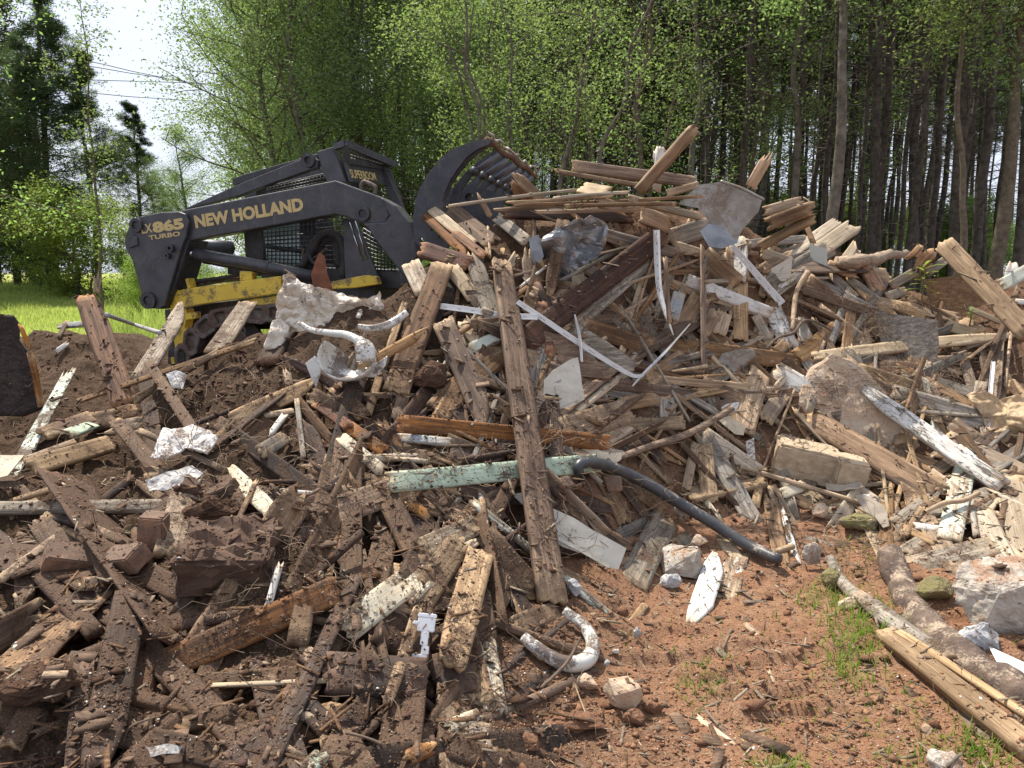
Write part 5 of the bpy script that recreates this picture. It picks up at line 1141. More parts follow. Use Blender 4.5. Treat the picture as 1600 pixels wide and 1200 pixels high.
B(1195,657,1226,610,26,'tan',dirt=0,j=(.02,.04)); B(1200,562,1233,533,18,'tan',dirt=0); B(1247,556,1316,505,24,'fresh',dirt=0,label='fresh tan board with a torn upper end left of the plywood',j=(.01,.05))
B(1340,576,1434,606,20,'tan',dirt=0,t=.03); B(1268,556,1568,522,17,'pale',dirt=0,t=.035,label='long pale board lying level in front of the plywood sheet',d=None,tp=(.7,.6)); B(1490,545,1590,520,9,'pale',dirt=0)
B(1390,615,1566,668,36,'grey',dirt=0,label='wide grey board right of the split white fence rail'); B(1470,650,1530,692,26,'warm',dirt=0,j=(.09,.02),tp=(.6,1),label='short torn brown board right of the split white fence rail')
B(1575,594,1606,626,16,'tan',dirt=0); B(1430,588,1452,563,11,'pale',dirt=0); B(1460,560,1510,558,8,'tan',dirt=0); B(1395,570,1432,582,9,'rot',dirt=0)
B(1470,375,1606,520,30,'tan',dirt=0,t=.085,label='long thick tan board leaning down to the right edge',roll=.45,d=(6.0,5.3),name='beam',cat='beam',j=(.03,.0))
# ------------------------------------------------------------------ left of centre
B(640,408,664,458,30,'mortar',dirt=1,label='grit-speckled board end leaning behind the dark brown plank'); B(692,410,618,612,37,'brown',dirt=1,t=.03,label='wide dark brown plank leaning up from the heap right of the toilet',over=.06)
B(632,610,620,656,20,'brown',dirt=2); B(522,600,568,650,22,'brown',dirt=2); B(463,620,474,716,8,'grey',dirt=1); B(405,706,450,680,22,'grey',dirt=1,adj='dark grey'); B(418,683,446,645,9,'pale',paint='white',cover=.9,dirt=0,tp=(.2,1))
B(730,546,792,518,17,'grey',paint='pgreen',cover=.75,dirt=0,label='pale green painted board end just left of the tall post board')
B(690,498,768,674,36,'brown',dirt=1,t=.03,tp=(1,.12),j=(.02,.05),label='brown board with a long pointed tip hanging over the orange rust board',over=.06)
B(453,500,415,565,28,'dark',dirt=1,t=.05,label='black broken board leaning left of the toilet pieces'); B(447,572,452,602,12,'tan',dirt=1,j=(.05,.02),tp=(.5,1))
B(388,470,335,550,26,'mortar',dirt=2,label='grit-covered board leaning against the yellow loader frame',d=(5.6,4.9),t=.025)
B(292,470,215,594,22,'mortar',dirt=2,tp=(.25,1),label='pointed speckled board left of the loader track',d=(5.7,5.0),t=.025)
B(134,459,197,634,36,'rust',dirt=0,label='rust-coloured broad board standing upright in front of the grass',d=(5.3,4.75),j=(.02,.03),t=.03,name='board',tp=(.85,1))
for i in range(7): B(146+i*1.5,460,150+PRNG.uniform(-5,10),418+PRNG.uniform(0,18),2.2,'pale',dirt=0,d=(5.32,5.32),tp=(1,.2),group='pale splinters on top of the rusty board',label='pale needle-like splinter standing on top of the rust-coloured upright board')
B(400,531,118,627,7,'warm',dirt=1,label='long thin batten lying in front of the loader track',t=.015); B(345,546,205,626,10,'brown',dirt=1,label='brown stick under the long thin batten'); 
T_([(167,492),(210,507),(250,520)],3.5,M_PIPE,'grey pipe lying on the mulch beyond the rusty board','pipe','pipe',8)
B(107,535,86,550,7,'grey',paint='white',cover=.8,dirt=0,label='small pale scrap on the mulch left of the rusty board'); B(88,509,133,505,8,'grey',paint='bluegrey',cover=.5,dirt=1,label='flat grey scrap at the edge of the grass'); B(92,525,106,500,6,'brown',dirt=1)
B(175,648,216,637,20,'rot',dirt=2,j=(.06,.06),label='orange rotten chunk at the foot of the rusty board'); B(140,658,180,650,26,'brown',dirt=2,t=.05); B(66,676,150,647,20,'brown',dirt=1,t=.03); B(100,678,147,661,14,'grey',paint='mint',cover=.7,dirt=1,label='mint-painted broken slat under the orange rotten chunk',j=(.05,.01))
B(35,719,122,687,9,'tan',dirt=1); B(45,728,177,690,27,'tan',dirt=1,label='broad tan weathered board at the left, below the dark slab',t=.03); B(160,670,226,658,19,'tan',dirt=2,j=(.07,.07))
S([(-40,712),(38,712),(12,744),(-40,756)], M_PAPER, 'pale flat panel corner cut by the left edge', 'panel', 'pale_sheet', .008, .002, 1, 3, .3)
S([(236,715),(255,668),(272,672),(302,664),(322,672),(340,685),(324,707),(290,700),(262,716)], M_PLAS, 'white plaster crust lying over the left heap', 'plaster', 'plaster_crust', .012, .018, 4, 12, .3, 8)
S([(228,752),(262,738),(300,728),(318,738),(300,757),(262,764),(232,768)], M_PLAS, 'lower white plaster flake on the left heap', 'plaster', 'plaster_flake', .010, .012, 3, 12, .3, 9)
S([(260,585),(275,578),(292,585),(286,608),(268,606)], M_PLAS, 'small white flake beside the long thin batten', 'plaster', 'plaster_flake', .006, .008, 3, 12, .5, 10)
B(212,669,356,736,9,'brown',dirt=1,label='thin dark batten between the plaster crust and the cream broken slat'); B(352,729,436,808,25,'pale',paint='cream',cover=.7,dirt=1,label='cream painted broken slat on the left heap',j=(.04,.06),tp=(1,.5))
B(10,784,100,756,7,'tan',dirt=1); B(152,786,211,742,11,'dark',dirt=2); B(-30,792,286,788,19,'grey',dirt=2,label='long grey-black beam lying level across the left heap',t=.04,adj='dark grey'); B(72,802,142,820,10,'dark',dirt=2); B(0,903,98,830,11,'tan',dirt=1,label='thin tan batten left of the bricks')
brick(112,872,(.19,.10,.085),(.55,.35,.6),M_BRICK,'leftmost brick, tilted, on the left heap',seed=1); brick(196,874,(.17,.10,.08),(.45,-.25,-.45),M_BRICK,'brick in the middle of the three on the left heap',seed=2); brick(240,838,(.10,.09,.19),(.05,.1,.1),M_BRICK,'brick standing on end right of the other two',seed=3)
brick(358,868,(.32,.24,.17),(.42,.06,.15),M_BRICKD,'lump of two joined bricks under dark soil on the left heap',seed=4,name='brick_lump',cat='brick lump',wob=.035)
brick(305,765,(.13,.1,.07),(.3,.5,.3),M_BRICKD,'dark brick half buried above the brick lump, the left of two',seed=5); brick(348,770,(.14,.1,.07),(.3,-.4,-.3),M_BRICKD,'dark brick half buried above the brick lump, the right of two',seed=6)
B(140,832,168,906,21,'brown',dirt=3,t=.03,label='dark gritty stick between the two leftmost bricks'); B(88,815,136,841,10,'tan',dirt=2); B(145,824,205,848,12,'tan',dirt=3); B(50,882,149,988,26,'purple',dirt=3,t=.035,label='dark soil-crusted stake below the leftmost brick')
B(438,876,408,986,11,'pale',paint='white',cover=.6,dirt=1,label='thin white-speckled stick on the left heap'); B(420,756,451,797,13,'purple',dirt=2); B(445,776,488,808,15,'purple',dirt=2); B(497,772,544,740,15,'purple',dirt=2); B(440,765,493,770,5,'pale',paint='white',cover=.7,dirt=0)
B(492,627,545,665,16,'red',dirt=1); B(540,662,602,706,20,'rust',dirt=1,label='dark red splintered board above the cream batten'); B(530,680,598,736,19,'pale',paint='cream',cover=.75,dirt=1,label='cream painted batten left of the mint green board',t=.02); B(590,650,625,705,18,'rot',dirt=2,j=(.06,.04))
B(360,655,498,596,25,'tan',dirt=2,t=.03,tp=(.9,.3),label='soil-strewn tan board below the broken toilet'); B(400,651,461,640,8,'pale',dirt=1)
B(617,682,706,690,13,'grey',paint='bluegrey',cover=.6,dirt=0,label='grey plastic-looking slat under the orange rust board'); B(620,660,955,691,25,'rust',dirt=1,t=.035,label='orange rust-coloured board lying level behind the tall post board',j=(.03,.02))
B(520,765,590,790,24,'tan',dirt=2,j=(.03,.03)); B(632,782,678,812,17,'rot',dirt=1,j=(.04,.04)); B(655,760,700,800,10,'brown',dirt=2)
B(745,758,770,800,10,'brown',dirt=2); B(765,755,785,812,16,'purple',dirt=2); B(750,760,755,790,8,'grey',dirt=1)
B(660,856,746,818,34,'mortar',dirt=2,label='grit-speckled wide board end right of the dark leaning board'); B(670,892,749,840,17,'pale',paint='white',cover=.5,dirt=1,label='splintered white-flecked slat above the wide tan soiled board',j=(.03,.05))
B(532,988,640,905,46,'pale',paint='cream',cover=.78,dirt=2,label='soiled cream painted board, its lower left part',t=.02); B(628,935,700,868,34,'pale',paint='cream',cover=.7,dirt=2,label='upper right part of the soiled cream painted board')
B(522,834,576,904,36,'rust',dirt=1,t=.03,label='flat dark rust-brown board left of the leaning gritty board')
B(594,752,660,886,36,'brown',dirt=2,t=.035,label='gritty brown board leaning under the left end of the mint green board',over=.03)
B(607,753,938,722,30,'grey',paint='mint',cover=.66,dirt=1,t=.025,label='long mint green painted board left of the black hose',over=.05,j=(.02,.02))
B(240,1002,196,1132,46,'red',dirt=3,t=.04,label='wide dark reddish board right of the wide purple-brown plank'); B(255,1040,532,918,46,'rust',dirt=2,t=.04,label='long dark rust-brown board sloping up across the lower left',adj='x'); B(262,980,396,955,15,'dark',dirt=2,j=(.03,.02))
B(245,1070,512,1048,24,'tan',dirt=3,label='soil-covered tan board lying level at the lower left',t=.02); B(322,1070,520,1062,6,'pale',dirt=0)
B(228,1088,267,1166,29,'brown',dirt=3,t=.05,label='short square stake below the wide dark reddish board'); B(270,1136,364,1108,23,'brown',dirt=3,t=.04); B(448,1074,522,1142,32,'dark',dirt=2,t=.03); B(55,1094,12,1172,35,'brown',dirt=3,t=.03)
B(45,1150,98,1127,12,'brown',dirt=3); B(440,1112,492,1120,12,'grey',dirt=2)
B(132,1030,118,1215,30,'purple',dirt=2,label='board edge showing under the wide purple-brown plank',over=.05); B(206,925,150,1215,54,'purple',dirt=2,t=.035,tp=(1,.55),label='wide purple-brown plank running down to the bottom edge at lower left',over=.09,j=(.0,.05))
B(340,1212,440,1140,50,'purple',dirt=2,t=.03,label='purple-brown board corner at the bottom edge'); B(478,1200,508,1172,24,'grey',paint='mint',cover=.5,dirt=2,label='small green painted board end at the bottom edge'); B(524,1140,566,1215,54,'tan',dirt=3,t=.04,label='soil-covered wide board with a tan edge at the bottom')
S([(212,1160),(232,1168),(262,1164),(285,1168),(278,1178),(225,1184)], M_PIPE, 'grey-white plastic scrap in the dark hollow at lower left', 'plastic scrap', 'plastic_scrap', .004, .01, 3, 10, .5, 11)
B(462,1010,521,1046,24,'tan',dirt=2,j=(.05,.06),tp=(.8,.6),t=.03,label='tan bark-like chunk above the thick dark board end'); B(570,1045,520,1092,11,'tan',dirt=1); B(700,1160,810,1208,34,'purple',dirt=2); B(630,1186,683,1160,22,'rot',dirt=2,j=(.04,.05)); B(702,1111,744,1085,13,'brown',dirt=2)
B(688,1015,728,1085,58,'purple',dirt=2,t=.08,label='dark squared block below the wide tan soiled board',name='timber_block',cat='timber block'); B(505,1046,672,1058,60,'purple',dirt=1,t=.06,label='thick dark purple board end in the lower middle',over=.06)
B(694,1136,756,1112,19,'pale',paint='cream',cover=.7,dirt=1,j=(.03,.03),label='short cream painted slat near the bottom middle'); B(752,1165,751,1122,36,'mortar',dirt=2); B(750,920,762,1000,32,'mortar',dirt=3); B(757,985,776,1112,34,'grey',paint='cream',cover=.55,dirt=1,t=.04,label='cream and grey painted stake standing below the tall post board')
B(670,900,697,938,30,'brown',dirt=3); B(753,858,704,1035,48,'tan',dirt=2,t=.03,label='wide tan soiled board right of the white plastic bracket',over=.04,tp=(1,.8)); B(655,946,607,1100,19,'tan',dirt=2,t=.025,tp=(.9,.7),label='narrow brown stake leaning over the thick dark board end',over=.05)
B(757,832,846,932,36,'brown',dirt=2,t=.04,label='dark board with a rotten yellow end left of the post board foot',j=(.0,.05)); B(734,779,967,972,12,'grey',paint='pgreen',cover=.45,dirt=1,t=.02,label='long thin pale batten passing under the tall post board'); B(800,978,872,952,30,'brown',dirt=2,j=(.05,.01),t=.02)
B(560,575,676,511,15,'fresh',dirt=0,tp=(1,.15),j=(.02,.06),label='pointed tan splinter board across the broken toilet',over=.12,t=.02)
# ------------------------------------------------------------------ right and lower right
B(1095,671,1183,822,27,'grey',dirt=0,t=.03,label='grey weathered board leaning right of the thin curved batten'); B(1100,690,1110,787,25,'tan',dirt=0,j=(.02,.06),label='tan board with a rotten lower end left of the grey weathered one'); B(1088,690,1072,766,14,'tan',dirt=0); B(1192,728,1180,792,13,'tan',dirt=0)
T_([(948,722),(1010,700),(1080,676),(1145,638)],[5,6.5,7,6],wood('warm',1),'thin curved batten sloping up right from the hose','strip of wood','batten',4,lift=.03)
B(1060,832,1086,872,27,'grey',dirt=1); B(1042,806,988,912,45,'grey',dirt=1,t=.035,label='cracked grey-brown board left of the stone chunk',over=.02); B(1000,766,1042,802,22,'brown',dirt=1); B(995,676,1040,726,15,'purple',dirt=1)
B(1155,860,1131,942,34,'tan',paint='white',cover=.35,dirt=1,label='tan board end with white flecks right of the white pointed picket',j=(.02,.06)); B(1122,862,1086,976,34,'grey',paint='white',cover=.85,dirt=0,tp=(.3,.35),label='white pointed picket standing at the foot of the pile',t=.025,over=.02)
B(1083,1117,1152,1169,12,'pale',dirt=0,t=.012,label='light splinter lying alone on the red clay'); B(1163,972,1190,996,9,'tan',dirt=1); B(1100,995,1161,1048,8,'grey',dirt=2,label='grey-brown stick on the red clay above the lone light splinter'); B(1010,942,973,991,12,'tan',dirt=1,label='tan splinter pointing down beside the long pale batten end')
B(1313,1000,1340,1015,4,'pale',dirt=1); B(1155,1150,1175,1180,5,'tan',dirt=1); B(1200,1045,1215,1075,5,'pale',dirt=1)
B(803,1158,894,1196,12,'dark',dirt=2,label='dark stick near the bottom edge on the clay'); B(730,1172,872,1206,28,'tan',dirt=3,label='flat soil-coloured board at the bottom edge'); B(800,1096,866,1046,17,'dark',paint='white',cover=.25,dirt=1,label='charred curved stick below the broken white ring')
B(1257,646,1475,776,36,'warm',dirt=0,t=.05,j=(.04,.06),label='long splintered brown beam lying below the rounded slab',name='beam',cat='beam',over=.04); B(1283,685,1455,778,14,'brown',dirt=0,t=.03,label='dark split-off strip under the splintered brown beam')
B(1475,678,1606,738,20,'tan',dirt=0,t=.03); B(1516,690,1483,842,31,'pale',paint='pgreen',cover=.5,dirt=0,label='pale trim plank with green-grey marks standing at right',t=.03); B(1475,766,1503,742,14,'cream' if False else 'pale',paint='cream',cover=.8,dirt=0)
B(1395,816,1457,774,17,'grey',dirt=0,t=.03); B(1395,815,1461,848,11,'tan',dirt=0); B(1413,836,1443,790,10,'warm',dirt=0); B(1425,820,1470,826,10,'pale',paint='white',cover=.9,dirt=0); B(1517,775,1526,836,9,'grey',dirt=0)
B(1415,885,1556,850,33,'grey',dirt=1,t=.10,label='thick cracked grey timber right of the log top',name='beam',cat='beam',roll=-.2); B(1345,612,1502,716,11,'grey',paint='white',cover=.5,dirt=0)
B(1336,598,1570,760,25,'grey',paint='white',cover=.6,dirt=0,t=.04,tp=(.4,1),j=(.08,.02),label='long split fence rail with worn white paint at right',over=.06,name='fence_rail',cat='fence rail')
B(1530,790,1578,892,32,'pale',dirt=0,t=.03,label='pale sawn board leaning just left of the widest one at right'); B(1575,742,1612,880,44,'pale',dirt=0,t=.03,label='widest pale board with saw marks at the right edge'); B(1560,850,1610,900,30,'pale',dirt=0)
B(1200,756,1233,842,8,'tan',dirt=0); B(1207,754,1251,836,8,'tan',dirt=0); B(1219,772,1260,756,17,'pale',paint='cream',cover=.8,dirt=0)
brick(1258,720,(.40,.24,.22),(.12,.20,-.30),M_TANBLK,'split concrete block, its larger grey-topped left piece',seed=11,name='concrete_block',cat='concrete block',wob=.008)
brick(1327,737,(.19,.22,.18),(.10,.14,-.22),M_TANBLK,'smaller tan piece right of the split concrete block',seed=12,name='concrete_block',cat='concrete block',wob=.006)
rock(1065,880,72,62,M_CONC,'pale pitted stone chunk at the foot of the pile below the hose','stone','stone',21,20,.8,.012,boxy=.2); rock(1029+20,908,36,30,M_CONCG,'small grey stone below the pale pitted chunk','stone','stone',22)
rock(1092,845,34,22,M_CONCO,'small orange-tan stone above the pale pitted chunk','stone','stone',23); rock(1063,797,26,40,M_CONC,'pale flat stone just under the hose','stone','stone',24)
rock(1270,870,36,50,M_CONC,'pointed grey stone standing on the clay right of the hose end','stone','stone',25,18,.4); rock(1281,798,30,26,M_CONCO,'flat tan stone on the clay below the concrete block','stone','stone',26)
rock(1300,905,36,40,M_MOSS,'mossy brown stone below the pointed grey stone','stone','stone',27); rock(1345,815,80,46,M_MOSS,'moss-covered slab of rubble above the log','rubble','mossy_rubble',28,20,.7,.02,flat=.7)
rock(1460,925,60,50,M_MOSS,'mossy rubble between the log and the rough concrete lump','rubble','mossy_rubble',29); rock(1503,935,24,44,M_CONCG,'grey stone left of the rough concrete lump','stone','stone',30)
rock(970,1085,66,60,M_CONCO,'peaked orange-topped chunk of rubble on the clay','rubble','rubble_chunk',31,14,.8,.006,boxy=.3); rock(918,1068,38,30,M_CONCO,'rounded clod-like stone left of the peaked chunk','stone','stone',32)
rock(998,990,18,34,M_CONCG,'small white upright shard on the clay','stone','stone',33,12,.6); rock(960,1017,12,9,M_PLAS,'tiny white pebble on the clay','pebble','pebble',34); rock(949,1038,11,14,M_CONCG,'small grey-white shard above the peaked chunk','pebble','pebble',35)
rock(956,757,34,32,M_BRICK,'small brick chunk below the bend of the hose','brick','brick_chunk',36,12,.8,.004,boxy=.6); rock(880,757,36,28,M_BRICK,'brown stone left of the bend of the hose','stone','stone',37); rock(894,920,26,34,M_CONCG,'grey lump at the foot of the tall post board','stone','stone',38)
rock(1325,942,30,24,M_CONCO,'pinkish round stone by the grass tufts','stone','stone',39); rock(1480,1190,62,50,M_CONC,'pale rough stone at the bottom edge','stone','stone',40,22,.9,.02)
rock(1560,935,180,140,M_CONC,'large rough concrete lump at the right edge','concrete lump','concrete_lump',41,30,.8,.022,boxy=.3,subd=4,freq=7); rock(1530,1000,70,70,M_CONCG,'broken grey piece under the large rough concrete lump','concrete lump','concrete_lump',42,20,.8,.02)
rock(60,1060,140,70,M_CLOD,'flat crusted clod of dark soil at lower left','soil clod','soil_clod',43,24,.8,.03,freq=8); rock(670,590,70,60,M_CLOD,'dark round clod left of the pointed hanging board','soil clod','soil_clod',44,24,.8,.02); rock(330,800,90,50,M_CLOD,'soil heaped on the brick lump','soil clod','soil_clod',45,24,.8,.03)
rock(900,1130,120,36,M_CLAY,'long flat clod of red clay near the bottom','soil clod','soil_clod',46,24,.6,.02); rock(990,1120,40,30,M_CLAY,'red clay clod right of the peaked chunk','soil clod','soil_clod',47); rock(1000+20,1105,34,26,M_CLAY,'small clay clod right of the red clay clod','soil clod','soil_clod',48)
rock(820,1160,60,30,M_CLAY,'dull red clod left of the long flat clay clod','soil clod','soil_clod',49)
# log and bottom right boards
T_([(1388,862),(1408,915),(1448,985),(1500,1030),(1560,1070),(1620,1105)],[20,25,26,30,28,30],M_BARK,'bark-covered log lying along the lower right','log','log',20,70,pen=.06,knob=.35)
B(1480,1085,1560,1150,34,'grey',dirt=1,label='grey plank edge under the long fresh timber'); 
T_([(1297,872),(1312,905),(1345,940)],[8,9,12],wood('grey',1),'bone-like grey stick above the grass tufts','stick','stick',8); B(1335,925,1480,1030,26,'grey',dirt=1,t=.03,tp=(.6,1),label='grey soil-dusted plank behind the long fresh timber',over=.10)
B(1400,982,1612,1120,11,'tan',dirt=0,t=.04,label='narrow fresh timber lying against the long wide one at lower right',over=.10); B(1380,980,1616,1166,29,'tan',dirt=0,t=.05,label='long fresh tan timber running to the right edge at the bottom',name='beam',cat='beam',over=.10,face=.3)
S([(1545,1010),(1600,1035),(1610,1060),(1560,1040)], M_PVCW, 'thin white panel under the rough concrete lump', 'panel', 'white_sheet', .004, .001, 1, 3, .3)
# ------------------------------------------------------------------ vinyl, hose, ceramic, paper
def strip(pts, wpx, label, slots=True, mat=M_PVCW, over=.05, n=30, twist=0., d=None, cat='vinyl strip'):
    us = [p[0] for p in pts]; vs_ = [p[1] for p in pts]
    ds = d or [1/max(float(qat(u, v)), .12)-over for u, v in pts]
    if not d and len(ds) > 2: ds = list(np.convolve(np.r_[ds[0], ds, ds[-1]], [.25, .5, .25], 'valid'))
    P = spline([at(u, v, x) for u, v, x in zip(us, vs_, ds)], n); dm = float(np.mean(ds)); bm = bmesh.new(); W = np.array(wpx if hasattr(wpx, '__len__') else [wpx]*2)*dm/F; rows = []
    for i in range(n):
        t = Vector(P[min(i+1, n-1)]-P[max(i-1, 0)]).normalized(); c = (CP-Vector(P[i])).normalized(); c = (c+Vector((0, 0, .5))).normalized(); b = t.cross(c).normalized(); nn = b.cross(t)
        if nn.dot(c) < 0: nn = -nn
        w_ = float(np.interp(i/(n-1), np.linspace(0, 1, len(W)), W))
        rows.append([bm.verts.new(Vector(P[i])+b*w_*k+nn*h) for k, h in ((-.5, .0), (-.42, .006), (-.02, .002), (.07, .003), (.42, .0), (.5, .012))])
    for i in range(n-1):
        for k in range(5):
            if slots and k == 2 and i % 4 == 1: continue           # nailing slot
            bm.faces.new([rows[i][k], rows[i+1][k], rows[i+1][k+1], rows[i][k+1]])
    o = link('vinyl_strip', mesh_bm('vinyl_strip', bm), None, mat); md = o.modifiers.new('thickness', 'SOLIDIFY'); md.thickness = .002
    USED[label] = 1; tag(o, label, cat, 'white vinyl trim strips')
strip([(688,479),(740,486),(786,494),(840,496)], 11, 'level slotted white vinyl strip passing behind the tall post board')
strip([(808,472),(850,500),(905,537),(960,572),(990,588),(1005,587)], [9,10,9,5], 'long slotted white vinyl strip sloping down to its bend in the middle', over=.09)
strip([(988,604),(1010,580),(1040,550),(1078,507)], [2,4.5,4.5,1.2], 'narrow twisted end of the long vinyl strip pointing up right', slots=False, over=.10)
strip([(1026,360),(1027,400),(1030,450),(1040,490),(1052,524)], [10,10,9,6,1.2], 'slotted white vinyl strip hanging down from the peak', over=.12, n=42)
strip([(1143,384),(1180,427),(1222,475)], [10,11,12], 'short straight slotted vinyl strip right of the warm timber block', over=.08, n=24)
strip([(898,492),(906,530),(909,566)], [2,5,3], 'thin white sliver hanging by the white scrap of trim', slots=False, over=.1, n=12); strip([(1552,566),(1548,610),(1541,694)], 6, 'thin white strip standing in front of the tan bag', slots=False, over=.06, n=14, mat=M_PVCW)
S([(893,560),(903,558),(907,585),(914,625),(885,638),(862,640),(848,630),(850,595),(862,580)], M_SIDE, 'dirty white torn scrap of trim right of the tall post board', 'siding scrap', 'siding_scrap', .004, .008, 3, 9, .8, 12, dofs=.05, crease=.01)
S([(1265,380),(1273,384),(1292,388),(1293,428),(1268,428)], M_SIDEG, 'grey-white siding scrap standing upright beside the pale splintered boards', 'siding scrap', 'siding_scrap', .004, .002, 1, 4, .9, 13, dofs=.07)
S([(1195,425),(1208,418),(1238,400),(1236,430),(1222,440)], M_SIDE, 'white siding fragment below the brown timber end', 'siding scrap', 'siding_scrap', .004, .002, 1, 4, .8, 14, dofs=.03)
o = S([(800,772),(826,768),(840,775),(865,795),(898,810),(925,828),(979,857),(966,890),(938,884),(925,870),(880,855),(850,838),(835,820),(818,790)], M_SIDE, 'cream vinyl siding panel with a torn top behind the tall post board', 'siding panel', 'vinyl_siding', .004, .004, 3, 5, .75, 15, dofs=.05)
strip([(872,842),(910,862),(952,886)], 7, 'slotted edge trim along the bottom of the cream siding panel', over=.04, mat=M_SIDE, n=26)
S([(905,702),(925,699),(940,705),(955,708),(973,706),(970,718),(955,730),(940,727)], M_PAPER, 'torn cream flake with a ragged notch above the hose', 'flake', 'cream_flake', .004, .006, 3, 14, .7, 16, dofs=.02)
S([(938,702),(955,700),(975,705),(968,715),(945,716)], M_SLATE, 'small brown flake left of the torn cream flake', 'flake', 'brown_flake', .004, .006, 2, 14, .7, 17); S([(1122,655),(1140,650),(1165,668),(1162,680),(1148,678),(1135,668)], M_PAPER, 'tan papery flake right of the thin curved batten', 'flake', 'cream_flake', .004, .01, 3, 12, .7, 18, dofs=.02)
S([(1165,690),(1178,684),(1180,718),(1168,715)], M_PLAS, 'white curved shard right of the grey weathered board', 'shard', 'white_shard', .004, .004, 2, 8, .8, 19)
S([(1336,775),(1350,772),(1380,790),(1388,805),(1380,815),(1352,800)], M_SLATE, 'flat grey-brown slate above the moss-covered slab', 'slate', 'flat_slate', .01, .003, 2, 8, .4, 20); S([(1348,772),(1362,773),(1370,782),(1358,783)], M_PLAS, 'small white oval chip on the flat slate', 'chip', 'white_chip', .006, .001, 1, 8, .4, 21, dofs=.015)
S([(1365,805),(1385,800),(1390,822),(1380,825)], M_SLATE, 'broken tan chip below the flat slate', 'chip', 'tan_chip', .008, .002, 1, 8, .4, 22); S([(1290,755),(1320,758),(1345,752),(1350,762),(1310,768),(1292,766)], M_SLATE, 'curled tan strip under the split concrete block', 'flake', 'tan_flake', .004, .01, 2, 10, .4, 23)
# torn white sheet over the left heap
S([(442,428),(456,426),(470,440),(500,450),(540,460),(570,470),(594,456),(600,482),(585,490),(566,494),(560,508),(545,513),(520,515),(500,508),(470,518),(440,522),(428,505),(434,470)], M_TARP, 'crumpled torn white sheet lying over the heap in front of the loader', 'torn sheet', 'torn_sheet', .0015, .02, 7, 16, .75, 24, False, crease=.055, d=4.68)
S([(425,500),(440,495),(452,510),(440,545),(425,556),(414,540)], M_TARP, 'soiled lower left corner flap of the torn sheet', 'torn sheet', 'torn_sheet', .003, .03, 4, 9, .7, 25, True, crease=.04, d=4.6)
B(486,428,520,455,4,'rust',dirt=0) if False else S([(486,430),(492,408),(499,394),(507,400),(511,425),(522,455),(505,456),(488,446)], M_RUST, 'pointed rusted metal scrap standing behind the torn sheet', 'metal scrap', 'rusted_metal', .006, .008, 3, 8, .9, 26, d=4.85)
# broken toilet: bowl, rim and two loose pieces
def lathe_piece(name, prof, a0, a1, loc, rot, mat, th=.02, sx=1., parent=None, n=24):
    bm = bmesh.new(); rows = []
    for i in range(n+1):
        a = a0+(a1-a0)*i/n; rows.append([bm.verts.new((r*math.cos(a)*sx, r*math.sin(a), z)) for r, z in prof])
    for i in range(n):
        for k in range(len(prof)-1): bm.faces.new([rows[i][k], rows[i+1][k], rows[i+1][k+1], rows[i][k+1]])
    o = link(name, mesh_bm(name, bm, True), parent, mat); o.location = loc; o.rotation_euler = rot
    md = o.modifiers.new('thickness', 'SOLIDIFY'); md.thickness = th; md2 = o.modifiers.new('round', 'SUBSURF'); md2.levels = 1; md2.render_levels = 1; return o
tp_ = at(537, 557, 4.03); tl = empty('broken_toilet', tp_); tag(tl, 'broken white toilet bowl lying on its side on the heap', 'toilet')
lathe_piece('bowl', [(.125,.0),(.122,-.04),(.11,-.09),(.08,-.13),(.04,-.155)], -3.7, 1.3, (.0, .03, .0), (1.2, .15, -.25), M_PORC, .014, 1.25, tl)
rimp = [Vector(at(u, v, d))-tp_ for u, v, d in ((468,504,4.25),(488,516,4.18),(515,520,4.12),(543,524,4.06),(566,537,4.0),(578,556,3.97))]
V, Fq = tube_arrays(spline(rimp, 22), np.interp(np.linspace(0, 1, 22), [0,.3,.7,1], [.014,.018,.024,.045]), 14); link('rim', mesh_np('rim', V, Fq, True), tl, M_PORC)
V, Fq = tube_arrays(spline([Vector(at(566,538,3.99))-tp_, Vector(at(571,550,3.96))-tp_, Vector(at(571,565,3.95))-tp_], 8), [.042,.048,.053,.055,.055,.053,.052,.050], 14); link('outlet_pipe', mesh_np('outlet_pipe', V, Fq, True), tl, M_PORC)
T_([(560,510),(585,513),(612,505),(636,488)],[4,6.5,7,5.5],M_PORC,'curved white porcelain pipe piece behind the toilet bowl','porcelain piece','porcelain_piece',14,20,lift=.06)
S([(555,580),(580,574),(606,556),(602,572),(586,590),(572,590),(556,585)], M_PORC, 'broken white porcelain shard hanging below the pointed splinter board', 'porcelain piece', 'porcelain_shard', .014, .004, 3, 5, .7, 27, True, dofs=.06)
S([(478,568),(492,556),(500,560),(502,580),(494,606),(486,590)], M_PORC, 'broken white porcelain edge at the left of the toilet bowl', 'porcelain piece', 'porcelain_shard', .02, .006, 3, 6, .8, 28, True, dofs=.04)
# broken ring (seat) on the clay
T_([(818,995),(838,1012),(870,1032),(898,1038),(920,1028),(926,1005),(912,978),(882,954)],[8,10,11,13,13,11,10,8],M_PORC,'broken white U-shaped ring lying on the ground below the tall post board','toilet seat','broken_ring',14,48,lift=.025)
T_([(907,996),(888,1032),(862,1060),(845,1075)],[2,3,3,2.5],M_TWIG,'bent dark twig lying over the broken white ring','twig','twig',6,lift=.09)
